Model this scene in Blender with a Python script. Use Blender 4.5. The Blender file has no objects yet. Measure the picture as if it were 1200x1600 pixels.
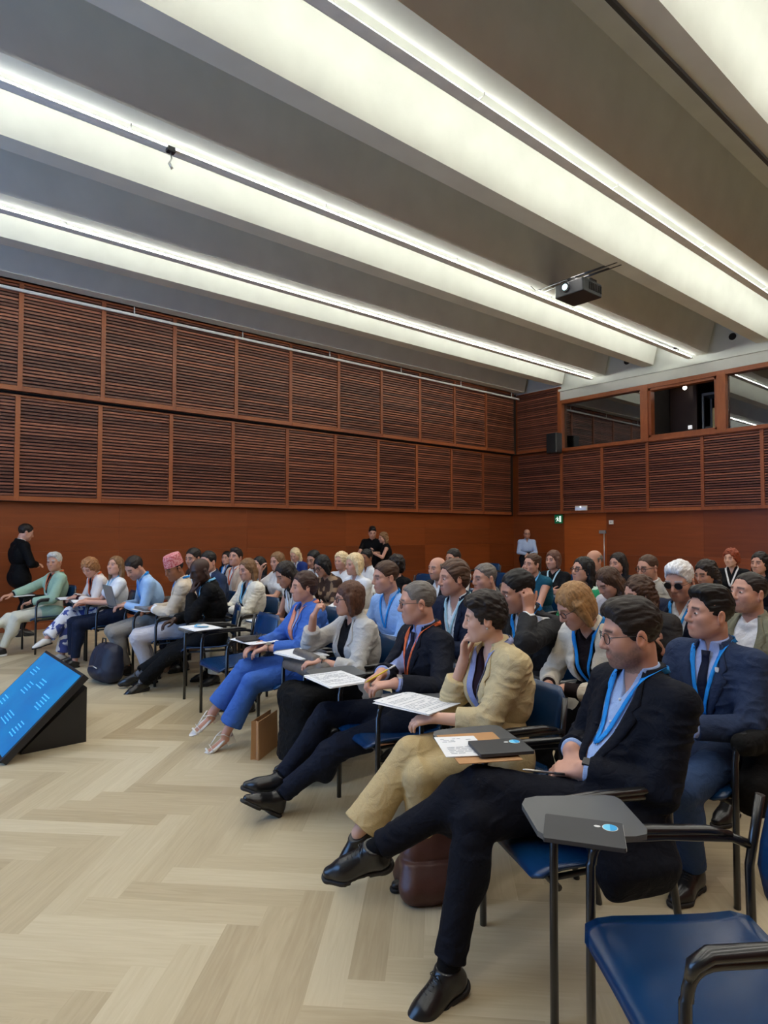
import bpy, math, random
import numpy as np
from mathutils import Vector, Matrix

# ------------------------------------------------------------------ camera, light, exposure
SC = bpy.context.scene
COL = SC.collection
CAM_H, FOC = 1.55, 975.0
YAW = math.atan2(0.6434, 0.7655)
PITCH = math.atan2(31.8, FOC)
cam_data = bpy.data.cameras.new('camera')
cam = bpy.data.objects.new('camera', cam_data)
COL.objects.link(cam)
cam_data.sensor_fit = 'HORIZONTAL'
cam_data.sensor_width = 36.0
cam_data.lens = 36.0 * FOC / 1200.0
cam_data.clip_start = 0.02
cam_data.clip_end = 100
cam.location = (0, 0, CAM_H)
cam.rotation_euler = (math.pi / 2 + PITCH, 0, -YAW)
SC.camera = cam
_F = np.array([math.sin(YAW) * math.cos(PITCH), math.cos(YAW) * math.cos(PITCH), math.sin(PITCH)])
_R = np.array([math.cos(YAW), -math.sin(YAW), 0.0])
_U = np.cross(_R, _F)

def ray(px, py):
    return _F + _R * ((px - 600.0) / FOC) - _U * ((py - 800.0) / FOC)

def W(px, py, z):
    """the place in the room at height z seen at this spot of the photograph"""
    d = ray(px, py)
    t = (z - CAM_H) / d[2]
    return np.array([0, 0, CAM_H]) + d * t

def WD(px, py, depth):
    d = ray(px, py)
    return np.array([0, 0, CAM_H]) + d * (depth / (d @ np.array([math.sin(YAW), math.cos(YAW), 0])))

SC.view_settings.view_transform = 'Standard'
SC.view_settings.look = 'None'
SC.view_settings.gamma = 1.0
SC.view_settings.use_curve_mapping = False
SC.view_settings.exposure = EXPOSURE = 0.0
SC.cycles.use_denoising = True
SC.cycles.max_bounces = 8
SC.cycles.diffuse_bounces = 5
SC.cycles.glossy_bounces = 4
SC.cycles.transparent_max_bounces = 12
SC.cycles.sample_clamp_indirect = 6.0
SC.cycles.caustics_reflective = False
SC.cycles.caustics_refractive = False

STRIP_POWER = 36.0
FILL_POWER = 112.0
SCREEN_POWER = 5.5        # the projection screen on the stage wall
FILL_COL = (1.0, 0.96, 0.90)

world = bpy.data.worlds.new('world')
SC.world = world
world.use_nodes = True
world.node_tree.nodes['Background'].inputs[0].default_value = (0.6, 0.65, 0.75, 1)
world.node_tree.nodes['Background'].inputs[1].default_value = 0.02

# ------------------------------------------------------------------ small helpers
def srgb(r, g, b):
    f = lambda c: (c / 255) / 12.92 if c <= 10.31 else ((c / 255 + 0.055) / 1.055) ** 2.4
    return (f(r), f(g), f(b))

def tag(o, label=None, cat=None, group=None, kind=None):
    if label: o['label'] = label
    if cat: o['category'] = cat
    if group: o['group'] = group
    if kind: o['kind'] = kind
    return o

def empty(name, loc=(0, 0, 0), rz=0.0):
    o = bpy.data.objects.new(name, None)
    o.empty_display_size = 0.1
    COL.objects.link(o)
    o.location = loc
    o.rotation_euler = (0, 0, rz)
    return o

def link(name, me, parent=None, mats=()):
    o = bpy.data.objects.new(name, me)
    COL.objects.link(o)
    for m in mats: me.materials.append(m)
    if parent is not None: o.parent = parent
    return o

def mesh_np(name, V, Q=None, T=None, smooth=True):
    """mesh from numpy arrays of verts, quads and triangles"""
    me = bpy.data.meshes.new(name)
    V = np.asarray(V, np.float32)
    nq = 0 if Q is None else len(Q)
    nt = 0 if T is None else len(T)
    me.vertices.add(len(V))
    me.vertices.foreach_set('co', V.ravel())
    li = []
    if nq: li.append(np.asarray(Q, np.int32).ravel())
    if nt: li.append(np.asarray(T, np.int32).ravel())
    li = np.concatenate(li) if li else np.zeros(0, np.int32)
    me.loops.add(len(li))
    me.loops.foreach_set('vertex_index', li)
    me.polygons.add(nq + nt)
    st = np.concatenate([np.arange(nq) * 4, nq * 4 + np.arange(nt) * 3]).astype(np.int32)
    me.polygons.foreach_set('loop_start', st)
    me.polygons.foreach_set('loop_total', np.concatenate([np.full(nq, 4), np.full(nt, 3)]).astype(np.int32))
    me.polygons.foreach_set('use_smooth', np.full(nq + nt, smooth))
    me.update(calc_edges=True)
    return me

class MB:
    """collects shapes, then becomes one mesh object"""
    def __init__(s):
        s.v, s.f, s.t, s.mi, s.sm = [], [], [], [], []
    def add(s, vs, fs, tone=0.5, mi=0, smooth=False):
        b = len(s.v)
        s.v += [tuple(map(float, p)) for p in vs]
        for f in fs:
            s.f.append([b + i for i in f]); s.t.append(tone); s.mi.append(mi); s.sm.append(smooth)
    def box(s, a, b, tone=0.5, mi=0):
        x0, y0, z0 = [min(p, q) for p, q in zip(a, b)]
        x1, y1, z1 = [max(p, q) for p, q in zip(a, b)]
        s.add([(x0, y0, z0), (x1, y0, z0), (x1, y1, z0), (x0, y1, z0), (x0, y0, z1), (x1, y0, z1), (x1, y1, z1), (x0, y1, z1)],
              [(0, 3, 2, 1), (4, 5, 6, 7), (0, 1, 5, 4), (1, 2, 6, 5), (2, 3, 7, 6), (3, 0, 4, 7)], tone, mi)
    def prism(s, poly, ext, tone=0.5, mi=0, smooth=False):
        """closed outline (3d points) pushed along ext"""
        n = len(poly); e = np.array(ext, float)
        P = [np.array(p, float) for p in poly]
        s.add(P + [p + e for p in P], [tuple(range(n))[::-1], tuple(range(n, 2 * n))] +
              [(i, (i + 1) % n, n + (i + 1) % n, n + i) for i in range(n)], tone, mi, smooth)
    def rbox(s, c, size, r=0.01, rot=0.0, seg=4, tone=0.5, mi=0, bev=0.0):
        """slab with round corners in plan"""
        w, d, h = size; pts = []
        for (sx, sy, a0) in ((1, 1, 0), (-1, 1, 90), (-1, -1, 180), (1, -1, 270)):
            for k in range(seg + 1):
                a = math.radians(a0 + 90 * k / seg)
                pts.append((sx * (w / 2 - r) + r * math.cos(a), sy * (d / 2 - r) + r * math.sin(a)))
        ca, sa = math.cos(rot), math.sin(rot)
        pts = [(c[0] + x * ca - y * sa, c[1] + x * sa + y * ca, c[2] - h / 2) for x, y in pts]
        s.prism(pts, (0, 0, h), tone, mi)
    def tube(s, pts, r, seg=8, tone=0.5, mi=0, caps=True, flat=1.0):
        P = [np.array(p, float) for p in pts]; n = len(P)
        rr = r if hasattr(r, '__len__') else [r] * n
        base = len(s.v); ref = None
        for i in range(n):
            t = P[min(i + 1, n - 1)] - P[max(i - 1, 0)]
            t = t / (np.linalg.norm(t) + 1e-9)
            if ref is None:
                ref = np.array([0, 0, 1.0]) if abs(t[2]) < 0.9 else np.array([1.0, 0, 0])
            a = np.cross(t, ref); a /= np.linalg.norm(a) + 1e-9
            b = np.cross(a, t); ref = b
            for k in range(seg):
                an = 2 * math.pi * k / seg
                q = P[i] + (a * math.cos(an) + b * math.sin(an) * flat) * rr[i]
                s.v.append(tuple(q))
        for i in range(n - 1):
            for k in range(seg):
                k2 = (k + 1) % seg
                s.f.append([base + i * seg + k, base + i * seg + k2, base + (i + 1) * seg + k2, base + (i + 1) * seg + k])
                s.t.append(tone); s.mi.append(mi); s.sm.append(True)
        if caps:
            s.f.append([base + k for k in range(seg)][::-1]); s.t.append(tone); s.mi.append(mi); s.sm.append(False)
            s.f.append([base + (n - 1) * seg + k for k in range(seg)]); s.t.append(tone); s.mi.append(mi); s.sm.append(False)
    def sphere(s, c, r, nu=14, nv=9, tone=0.5, mi=0, rad=None):
        rad = rad or (r, r, r); b = len(s.v)
        for j in range(nv + 1):
            th = math.pi * j / nv
            for i in range(nu):
                ph = 2 * math.pi * i / nu
                s.v.append((c[0] + rad[0] * math.sin(th) * math.cos(ph), c[1] + rad[1] * math.sin(th) * math.sin(ph), c[2] + rad[2] * math.cos(th)))
        for j in range(nv):
            for i in range(nu):
                i2 = (i + 1) % nu
                s.f.append([b + j * nu + i, b + (j + 1) * nu + i, b + (j + 1) * nu + i2, b + j * nu + i2])
                s.t.append(tone); s.mi.append(mi); s.sm.append(True)
    def mesh(s, name, mats):
        me = bpy.data.meshes.new(name)
        me.from_pydata(s.v, [], s.f)
        for m in (mats if isinstance(mats, (list, tuple)) else [mats]): me.materials.append(m)
        me.polygons.foreach_set('material_index', s.mi)
        me.polygons.foreach_set('use_smooth', s.sm)
        at = me.attributes.new('tone', 'FLOAT', 'FACE')
        at.data.foreach_set('value', np.array(s.t, np.float32))
        me.update()
        return me
    def build(s, name, mats, parent=None, bevel=0.0, kind=None):
        o = bpy.data.objects.new(name, s.mesh(name, mats))
        COL.objects.link(o)
        if parent is not None: o.parent = parent
        if bevel:
            m = o.modifiers.new('bevel', 'BEVEL'); m.width = bevel; m.segments = 2; m.limit_method = 'ANGLE'
        if kind: o['kind'] = kind
        return o

def arc(c, a, b, r, n=5):
    """points turning from direction a to direction b round a corner at c"""
    c, a, b = (np.array(q, float) for q in (c, a, b))
    out = []
    for i in range(n + 1):
        t = i / n
        p0, p1 = c - a * r, c + b * r
        out.append((1 - t) ** 2 * p0 + 2 * t * (1 - t) * c + t * t * p1)
    return out

# ------------------------------------------------------------------ materials
def new_mat(name):
    m = bpy.data.materials.new(name); m.use_nodes = True
    nt = m.node_tree
    return m, nt, nt.nodes['Principled BSDF']

def node(nt, kind, **kw):
    n = nt.nodes.new(kind)
    for k, v in kw.items():
        if k.startswith('i_'):
            n.inputs[k[2:].replace('_', ' ')].default_value = v
        else: setattr(n, k, v)
    return n

def ramp(nt, cols):
    r = nt.nodes.new('ShaderNodeValToRGB')
    el = r.color_ramp.elements
    while len(el) < len(cols): el.new(0.5)
    for e, (p, c) in zip(el, cols):
        e.position = p; e.color = (*c, 1)
    return r

def plain(name, col, rough=0.5, metal=0.0, var=0.08, scale=6.0, bump=0.0, bscale=200.0, spec=0.5, emit=0.0, coat=0.0):
    """one colour with slight cloudy variation and a fine bump"""
    m, nt, b = new_mat(name)
    tc = node(nt, 'ShaderNodeTexCoord')
    nz = node(nt, 'ShaderNodeTexNoise'); nz.inputs['Scale'].default_value = scale; nz.inputs['Detail'].default_value = 4
    nt.links.new(tc.outputs['Object'], nz.inputs['Vector'])
    c = np.array(col)
    r = ramp(nt, [(0.3, tuple(np.clip(c * (1 - var), 0, 1))), (0.7, tuple(np.clip(c * (1 + var), 0, 1)))])
    nt.links.new(nz.outputs['Fac'], r.inputs['Fac'])
    nt.links.new(r.outputs['Color'], b.inputs['Base Color'])
    b.inputs['Roughness'].default_value = rough
    b.inputs['Metallic'].default_value = metal
    b.inputs['Specular IOR Level'].default_value = spec
    b.inputs['Coat Weight'].default_value = coat
    if emit:
        b.inputs['Emission Color'].default_value = (*col, 1)
        b.inputs['Emission Strength'].default_value = emit
    if bump:
        n2 = node(nt, 'ShaderNodeTexNoise'); n2.inputs['Scale'].default_value = bscale; n2.inputs['Detail'].default_value = 3
        nt.links.new(tc.outputs['Object'], n2.inputs['Vector'])
        bp = node(nt, 'ShaderNodeBump'); bp.inputs['Strength'].default_value = bump; bp.inputs['Distance'].default_value = 0.002
        nt.links.new(n2.outputs['Fac'], bp.inputs['Height'])
        nt.links.new(bp.outputs['Normal'], b.inputs['Normal'])
    return m

def wood(name, c0, c1, rough=0.4, stretch=(0.6, 8, 14), tone_amt=0.5, joints=None, spec=0.4):
    """grain running along X (or along the longest texture axis), shade varied per face by 'tone'"""
    m, nt, b = new_mat(name)
    tc = node(nt, 'ShaderNodeTexCoord')
    mp = node(nt, 'ShaderNodeMapping'); mp.inputs['Scale'].default_value = stretch
    nt.links.new(tc.outputs['Object'], mp.inputs['Vector'])
    nz = node(nt, 'ShaderNodeTexNoise'); nz.inputs['Scale'].default_value = 3.0; nz.inputs['Detail'].default_value = 6; nz.inputs['Distortion'].default_value = 0.6
    nt.links.new(mp.outputs['Vector'], nz.inputs['Vector'])
    at = node(nt, 'ShaderNodeAttribute'); at.attribute_name = 'tone'
    mx = node(nt, 'ShaderNodeMath', operation='MULTIPLY_ADD'); mx.inputs[1].default_value = tone_amt; 
    nt.links.new(at.outputs['Fac'], mx.inputs[0])
    sc = node(nt, 'ShaderNodeMath', operation='MULTIPLY'); sc.inputs[1].default_value = 1 - tone_amt
    nt.links.new(nz.outputs['Fac'], sc.inputs[0])
    nt.links.new(sc.outputs[0], mx.inputs[2])
    r = ramp(nt, [(0.15, c0), (0.85, c1)])
    nt.links.new(mx.outputs[0], r.inputs['Fac'])
    nt.links.new(r.outputs['Color'], b.inputs['Base Color'])
    b.inputs['Roughness'].default_value = rough
    b.inputs['Specular IOR Level'].default_value = spec
    return m

M = {}
M['plaster'] = plain('painted_concrete', srgb(202, 202, 195), 0.8, var=0.05, scale=2.5, bump=0.15, bscale=60, spec=0.2)
M['slat'] = wood('slat_mahogany', srgb(86, 48, 37), srgb(152, 92, 68), 0.42, (1.2, 10, 10), 0.6)
M['frame'] = wood('frame_mahogany', srgb(120, 62, 36), srgb(160, 90, 50), 0.4, (1, 6, 1.5), 0.4)
M['veneer'] = wood('veneer_mahogany', srgb(101, 47, 20), srgb(138, 69, 31), 0.38, (0.35, 0.35, 5.0), 0.45)
M['door'] = wood('door_veneer', srgb(138, 66, 24), srgb(176, 90, 38), 0.4, (0.35, 0.35, 5.0), 0.3)
M['dark'] = plain('dark_recess', (0.012, 0.008, 0.006), 0.9)
M['black'] = plain('black_plastic', (0.012, 0.012, 0.014), 0.42, bump=0.2, bscale=400)
M['metal_black'] = plain('black_tube', (0.008, 0.008, 0.009), 0.28, spec=0.5, coat=0.3)
M['alu'] = plain('aluminium', (0.42, 0.42, 0.41), 0.45, 0.7)
M['steel'] = plain('brushed_steel', (0.55, 0.55, 0.53), 0.3, 0.9)
M['white'] = plain('white_plastic', (0.75, 0.75, 0.73), 0.5)
M['paper'] = plain('paper', (0.80, 0.81, 0.82), 0.75, var=0.03)
M['ink'] = plain('print_ink', (0.34, 0.37, 0.43), 0.8)
M['cardboard'] = plain('kraft_card', srgb(176, 132, 88), 0.8, var=0.06)
M['blue_seat'] = plain('blue_shell', srgb(10, 50, 90), 0.27, bump=0.12, bscale=350, spec=0.5)

def lamp_mat(name, col, power):
    m, nt, b = new_mat(name)
    b.inputs['Base Color'].default_value = (*col, 1)
    b.inputs['Emission Color'].default_value = (*col, 1)
    b.inputs['Emission Strength'].default_value = power
    return m
M['strip'] = lamp_mat('strip_light', (0.97, 1.0, 0.93), STRIP_POWER)
M['spark'] = lamp_mat('small_lamp', (1.0, 0.95, 0.85), 14)

def glass_mat(name, refl):
    m, nt, b = new_mat(name)
    nt.nodes.remove(b)
    out = nt.nodes['Material Output']
    tr = node(nt, 'ShaderNodeBsdfTransparent'); tr.inputs[0].default_value = (0.85, 0.88, 0.88, 1)
    gl = node(nt, 'ShaderNodeBsdfGlossy'); gl.inputs['Roughness'].default_value = 0.01
    mx = node(nt, 'ShaderNodeMixShader')
    fr = node(nt, 'ShaderNodeLayerWeight'); fr.inputs[0].default_value = refl
    nt.links.new(fr.outputs['Fresnel'], mx.inputs[0])
    nt.links.new(tr.outputs[0], mx.inputs[1]); nt.links.new(gl.outputs[0], mx.inputs[2])
    nt.links.new(mx.outputs[0], out.inputs['Surface'])
    return m
M['glass'] = glass_mat('booth_glass', 0.72)

# ------------------------------------------------------------------ the room
rnd = random.Random(4)
S = 0.981
V_LOW, V_UP, V_DADO = 11.09, 10.97, 11.22
U_END, U_ENDUP = 14.15, 14.10
Z_PAN, Z_DIV, Z_TOP, Z_SOF, Z_SLAB = 2.04, 3.76, 5.34, 5.44, 6.35
X0, Y0 = -4.0, -3.2           # the stage wall and the wall behind the camera's right
X1, Y1 = 14.4, 11.4

# floor: herringbone of oak boards at 45 degrees to the walls
def build_floor():
    Wd, n = 0.13, 6
    L = Wd * n
    V, Q, tone, uv = [], [], [], []
    r = random.Random(11)
    c, s_ = math.cos(math.pi / 4), math.sin(math.pi / 4)
    off = np.array([0.687, 2.79])
    def put(x0, y0, w, h, along):
        pts = [(x0, y0), (x0 + w, y0), (x0 + w, y0 + h), (x0, y0 + h)]
        P = [(off[0] + (x * c - y * -s_) , off[1] + (-x * s_ + y * c)) for x, y in pts]
        # direction (1,1) of the boards runs along the room's X axis
        P = [(off[0] + (x + y) * c, off[1] + (y - x) * s_) for x, y in pts]
        mx = sum(p[0] for p in P) / 4; my = sum(p[1] for p in P) / 4
        if not (X0 - .6 < mx < X1 + .6 and Y0 - .6 < my < Y1 + .6): return
        b = len(V)
        V.extend((min(max(p[0], X0), X1), min(max(p[1], Y0), Y1), 0.0) for p in P)
        Q.append((b, b + 1, b + 2, b + 3)); tone.append(r.random())
        ou, ov = r.random() * 40, r.random() * 40
        q = [(0, 0), (w, 0), (w, h), (0, h)]
        uv.extend([((a if along else bb) + ou, (bb if along else a) + ov) for a, bb in q])
    for m in range(-16, 17):
        for k in range(-110, 150):
            ox, oy = m * L, -m * L
            put(k * Wd + ox, k * Wd + oy, L, Wd, True)
            put(k * Wd + ox, (k + 1) * Wd + oy, Wd, L, False)
    me = mesh_np('floor', V, Q, smooth=False)
    at = me.attributes.new('tone', 'FLOAT', 'FACE'); at.data.foreach_set('value', np.array(tone, np.float32))
    ul = me.uv_layers.new(name='boards'); ul.data.foreach_set('uv', np.array(uv, np.float32).ravel())
    m, nt, b = new_mat('oak_herringbone')
    tc = node(nt, 'ShaderNodeUVMap'); tc.uv_map = 'boards'
    mp = node(nt, 'ShaderNodeMapping'); mp.inputs['Scale'].default_value = (1.6, 22, 1)
    nt.links.new(tc.outputs[0], mp.inputs['Vector'])
    nz = node(nt, 'ShaderNodeTexNoise'); nz.inputs['Scale'].default_value = 2.0; nz.inputs['Detail'].default_value = 7; nz.inputs['Distortion'].default_value = 1.2
    nt.links.new(mp.outputs[0], nz.inputs['Vector'])
    at = node(nt, 'ShaderNodeAttribute'); at.attribute_name = 'tone'
    a = node(nt, 'ShaderNodeMath', operation='MULTIPLY_ADD'); a.inputs[1].default_value = 0.5
    s2 = node(nt, 'ShaderNodeMath', operation='MULTIPLY'); s2.inputs[1].default_value = 0.5
    nt.links.new(at.outputs['Fac'], a.inputs[0]); nt.links.new(nz.outputs['Fac'], s2.inputs[0]); nt.links.new(s2.outputs[0], a.inputs[2])
    rp = ramp(nt, [(0.15, srgb(165, 148, 118)), (0.5, srgb(186, 171, 140)), (0.85, srgb(203, 190, 160))])
    nt.links.new(a.outputs[0], rp.inputs['Fac'])
    nt.links.new(rp.outputs['Color'], b.inputs['Base Color'])
    b.inputs['Roughness'].default_value = 0.42
    b.inputs['Specular IOR Level'].default_value = 0.35
    bp = node(nt, 'ShaderNodeBump'); bp.inputs['Strength'].default_value = 0.12; bp.inputs['Distance'].default_value = 0.002
    nt.links.new(nz.outputs['Fac'], bp.inputs['Height']); nt.links.new(bp.outputs['Normal'], b.inputs['Normal'])
    o = link('floor', me, None, [m]); o['kind'] = 'structure'
build_floor()

# ceiling: slab, folded concrete beams running away from the stage
mb = MB(); mb.box((X0, Y0, Z_SLAB), (X1, Y1, Z_SLAB + 0.15))
ceiling = mb.build('ceiling', M['plaster'], kind='structure')
BEAM_B = [7.125 * S + 2.49 * S * k for k in range(-4, 2)]      # lit beams: near edge of the soffit
BEAM_A = [5.89 * S + 2.49 * S * k for k in range(-3, 3)]       # beams that carry a light strip on the far edge
def beam(y0, w, x1):
    dz = Z_SLAB - Z_SOF + 0.02
    sl = 0.25 * dz
    mb = MB()
    mb.prism([(X0, y0, Z_SOF), (X0, y0 + w, Z_SOF), (X0, y0 + w + sl, Z_SOF + dz), (X0, y0 - sl, Z_SOF + dz)], (x1 - X0, 0, 0))
    o = mb.build('beam', M['plaster'], ceiling, kind='structure')
    return o
for y in BEAM_B: beam(y, 0.26, 14.05)
for y in BEAM_A: beam(y, 0.235, 14.05)

# the light strips that hang along the far edge of every second beam
strips = []
for i, y in enumerate(BEAM_A[:-1]):
    yc = y + 0.235 + 0.10
    e = empty('strip_light', (5.0, yc, Z_SOF))
    mb = MB()
    mb.box((-8.8, -0.055, -0.055), (9.0, 0.055, -0.045)); mb.box((-8.8, 0.05, -0.055), (9.0, 0.055, -0.03))
    mb.build('channel', M['white'], e)
    mb = MB()
    for k in range(12):
        mb.box((-8.8 + k * 1.483, -0.022, -0.043), (-8.8 + k * 1.483 + 1.47, 0.022, -0.008))
    mb.build('lamp_tube', M['strip'], e)
    mb = MB(); mb.box((-0.006, -0.11, -0.03), (0.006, -0.05, -0.024)); mb.box((-0.006, -0.115, -0.03), (0.006, -0.109, 0.0))
    bm = mb.mesh('bracket', M['alu'])
    for k in range(8):
        o = bpy.data.objects.new('bracket', bm); COL.objects.link(o); o.parent = e; o.location = (-7.6 + k * 2.25, 0, 0)
    where = ['behind the camera', 'nearest the right edge, above the black track', 'across the middle, over the widest bright bay',
             'that passes behind the projector', 'nearest the slatted left wall'][min(i, 4)]
    tag(e, 'long light strip in a metal channel ' + where, 'light strip', 'light strips along the ceiling beams')
    strips.append(e)

# added fill lights with no fixture, shining down out of the troughs
for i, y in enumerate(BEAM_B[:-1]):
    a = bpy.data.lights.new('trough_fill', 'AREA'); a.shape = 'RECTANGLE'; a.size = 15.0; a.size_y = 0.25
    a.energy = FILL_POWER; a.color = FILL_COL; a.spread = math.radians(150)
    o = bpy.data.objects.new('trough_fill', a); COL.objects.link(o)
    o.location = (5.5, y + 0.26 + 0.49, Z_SOF + 0.06)

# track under the near beam, above the right-hand edge
mb = MB(); y = BEAM_B[2]
mb.box((X0, y + 0.20, Z_SOF - 0.035), (14.0, y + 0.235, Z_SOF))
mb.build('trim_1', M['black'], kind='structure')

# left wall
mb = MB()
zz = [0.0, 0.62, 1.24, 1.64, 2.04, 5.6]
for k in range(-3, 6):
    x0 = X0 if k == -3 else k * 2.44 + 1.0
    x1 = X1 if k == 5 else (k + 1) * 2.44 + 1.0
    if x0 >= X1: break
    x1 = min(x1, X1)
    for a, b in zip(zz[:-1], zz[1:]):
        mb.box((x0 + .0015, V_DADO, a + .0015), (x1, V_DADO + 0.15, b), tone=rnd.random())
wall_left = mb.build('wall_left', M['veneer'], kind='structure')

def slat_panel(parent, x0, x1, z0, z1, place, seed):
    """framed louvre panel; place maps (along, out, z) to the room"""
    r = random.Random(seed)
    mb = MB()
    def bx(a0, o0, za, a1, o1, zb, tone, mi):
        P = [place(a0, o0, za), place(a1, o1, zb)]
        mb.box(P[0], P[1], tone, mi)
    st = 0.035
    bx(x0 - st, 0.0, z0, x0 + st, 0.075, z1, r.random(), 1)
    bx(x0 + st, 0.0, z0, x1 - st, 0.08, z0 + 0.075, r.random(), 1)
    bx(x0 + st, 0.0, z1 - 0.03, x1 - st, 0.07, z1, r.random(), 1)
    bx(x0 - st, -0.03, z0, x1 - st, 0.012, z1, 0.0, 2)
    n = int(round((z1 - z0 - 0.105) / 0.0545)); dz = (z1 - z0 - 0.105) / n
    for k in range(n):
        zc = z0 + 0.075 + (k + 0.5) * dz
        t = r.random() ** 1.6
        if r.random() < 0.07: t = 1.0
        bx(x0 + st, 0.02, zc - 0.0165, x1 - st, 0.055, zc + 0.0165, t, 0)
    return mb.build('slat_panel', [M['slat'], M['frame'], M['dark']], parent, kind='structure')

xs = [1.857 + 1.2165 * k for k in range(-4, 11)]
for k, (a, b) in enumerate(zip(xs[:-1], xs[1:])):
    slat_panel(wall_left, a, b, Z_PAN, Z_DIV - 0.06, lambda p, o, z: (p, V_LOW + 0.075 - o, z), 100 + k)
    slat_panel(wall_left, a, b, Z_DIV - 0.02, Z_TOP + 0.1, lambda p, o, z: (p, V_UP + 0.075 - o, z), 200 + k)
mb = MB()
mb.box((X0, V_LOW + .07, Z_PAN - 0.01), (U_END, V_DADO, Z_DIV), 0.1); mb.box((X0, V_UP + 0.07, Z_DIV - 0.03), (U_END, V_DADO, Z_TOP + .1), 0.1)
mb.build('trim_2', M['dark'], kind='structure')
mb = MB(); mb.box((X0, V_DADO - 0.02, 0), (U_END, V_DADO, 0.10))
mb.build('baseboard_left', M['frame'], kind='structure')

# the curtain rail high on the left wall
e = empty('curtain_rail', (5.0, V_UP - 0.06, 5.29))
mb = MB(); mb.box((-8.6, -0.02, -0.02), (9.15, 0.02, 0.02)); mb.build('rail', M['white'], e)
mb = MB(); mb.box((-.008, -0.008, 0.02), (.008, 0.008, 0.145)); hm = mb.mesh('hanger', M['white'])
for k in range(9):
    o = bpy.data.objects.new('hanger', hm); COL.objects.link(o); o.parent = e; o.location = (-7.6 + 2.05 * k, 0, 0)
tag(e, 'white metal curtain rail along the top of the slatted left wall', 'curtain rail')

# end wall
mb = MB()
D0, D1 = 9.76 * S, 8.50 * S           # the door opening
for (a, b) in ((Y0, 0.0), (0.0, 2.4), (2.4, 4.73), (4.73, 6.0), (6.0, D1), (D0, Y1)):
    for (z0, z1) in ((0, 1.0), (1.0, 2.04), (2.04, 3.74)):
        mb.box((U_END + 0.10, a + .002, z0 + .001), (U_END + 0.25, b, z1), tone=rnd.random())
mb.box((U_END + 0.10, D1, 2.04), (U_END + 0.25, D0, 3.74)); mb.box((U_END + 0.02, D0, 3.74), (U_END + 0.25, Y1, 5.4))
wall_end = mb.build('wall_end', M['veneer'], kind='structure')
mb = MB(); mb.box((U_END + 0.12, D1 + .006, 0.005), (U_END + 0.17, D0 - .006, 2.035), 0.7)
door = mb.build('door_1', M['door'], kind='structure')
mb = MB(); mb.box((U_END + 0.085, D1 + 0.02, 1.52), (U_END + 0.12, D1 + 0.20, 1.60)); mb.build('closer_box', M['alu'], door)
mb = MB(); mb.tube([(U_END + 0.10, D1 + 0.07, 0.15), (U_END + 0.10, D1 + 0.07, 1.52)], 0.014); mb.build('push_bar', M['steel'], door)
ys = [Y0, -2.1, -0.9, 0.28, 1.2, 2.38, 3.58, 4.78, 5.97, 7.22, 8.39, 9.57, 11.02]
for k, (a, b) in enumerate(zip(ys[:-1], ys[1:])):
    slat_panel(wall_end, a, b, Z_PAN, 3.69, lambda p, o, z: (U_END + 0.075 - o, p, z), 300 + k)
slat_panel(wall_end, 9.60, 11.0, Z_DIV - 0.02, Z_TOP + 0.06, lambda p, o, z: (U_ENDUP + 0.075 - o, p, z), 350)
mb = MB(); mb.box((U_ENDUP - 0.01, 9.50, 3.70), (U_ENDUP + 0.2, 9.57, 5.0), 0.8)
mb.build('trim_3', M['frame'], kind='structure')
# white band and wall ends above the booth
mb = MB()
mb.box((U_END - 0.02, Y0, 5.02), (U_END + 0.3, 9.60, 5.30))
mb.box((U_END - 0.06, Y0, 5.27), (U_END + 0.3, 9.60, 5.33))
mb.box((U_END + 0.03, Y0, 5.30), (U_END + 0.3, Y1, Z_SLAB + .05))
mb.build('wall_end_top', M['plaster'], kind='structure')
for (px, py) in ((980, 565), (1056, 547), (1145, 526)):
    d = ray(px, py); t = (U_END + 0.02) / d[0]; p = np.array([0, 0, CAM_H]) + d * t
    e = empty('vent', (U_END + 0.03, p[1], p[2]))
    mb = MB(); n = 18
    ring = [(0, 0.115 * math.cos(2 * math.pi * k / n), 0.115 * math.sin(2 * math.pi * k / n)) for k in range(n)]
    mb.prism(ring, (-0.02, 0, 0)); mb.build('flange', M['plaster'], e)
    mb = MB(); ring = [(-0.022, 0.075 * math.cos(2 * math.pi * k / n), 0.075 * math.sin(2 * math.pi * k / n)) for k in range(n)]
    mb.prism(ring, (-0.012, 0, 0)); mb.build('opening', M['dark'], e)
    tag(e, {980: 'leftmost round air vent with a dark opening, beside the lit left beam end', 1056: 'middle round air vent with a dark opening, just behind the light strip end',
            1145: 'rightmost round air vent with a dark opening, under the widest bright beam'}[px], 'vent', 'round vents above the booth')

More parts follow.
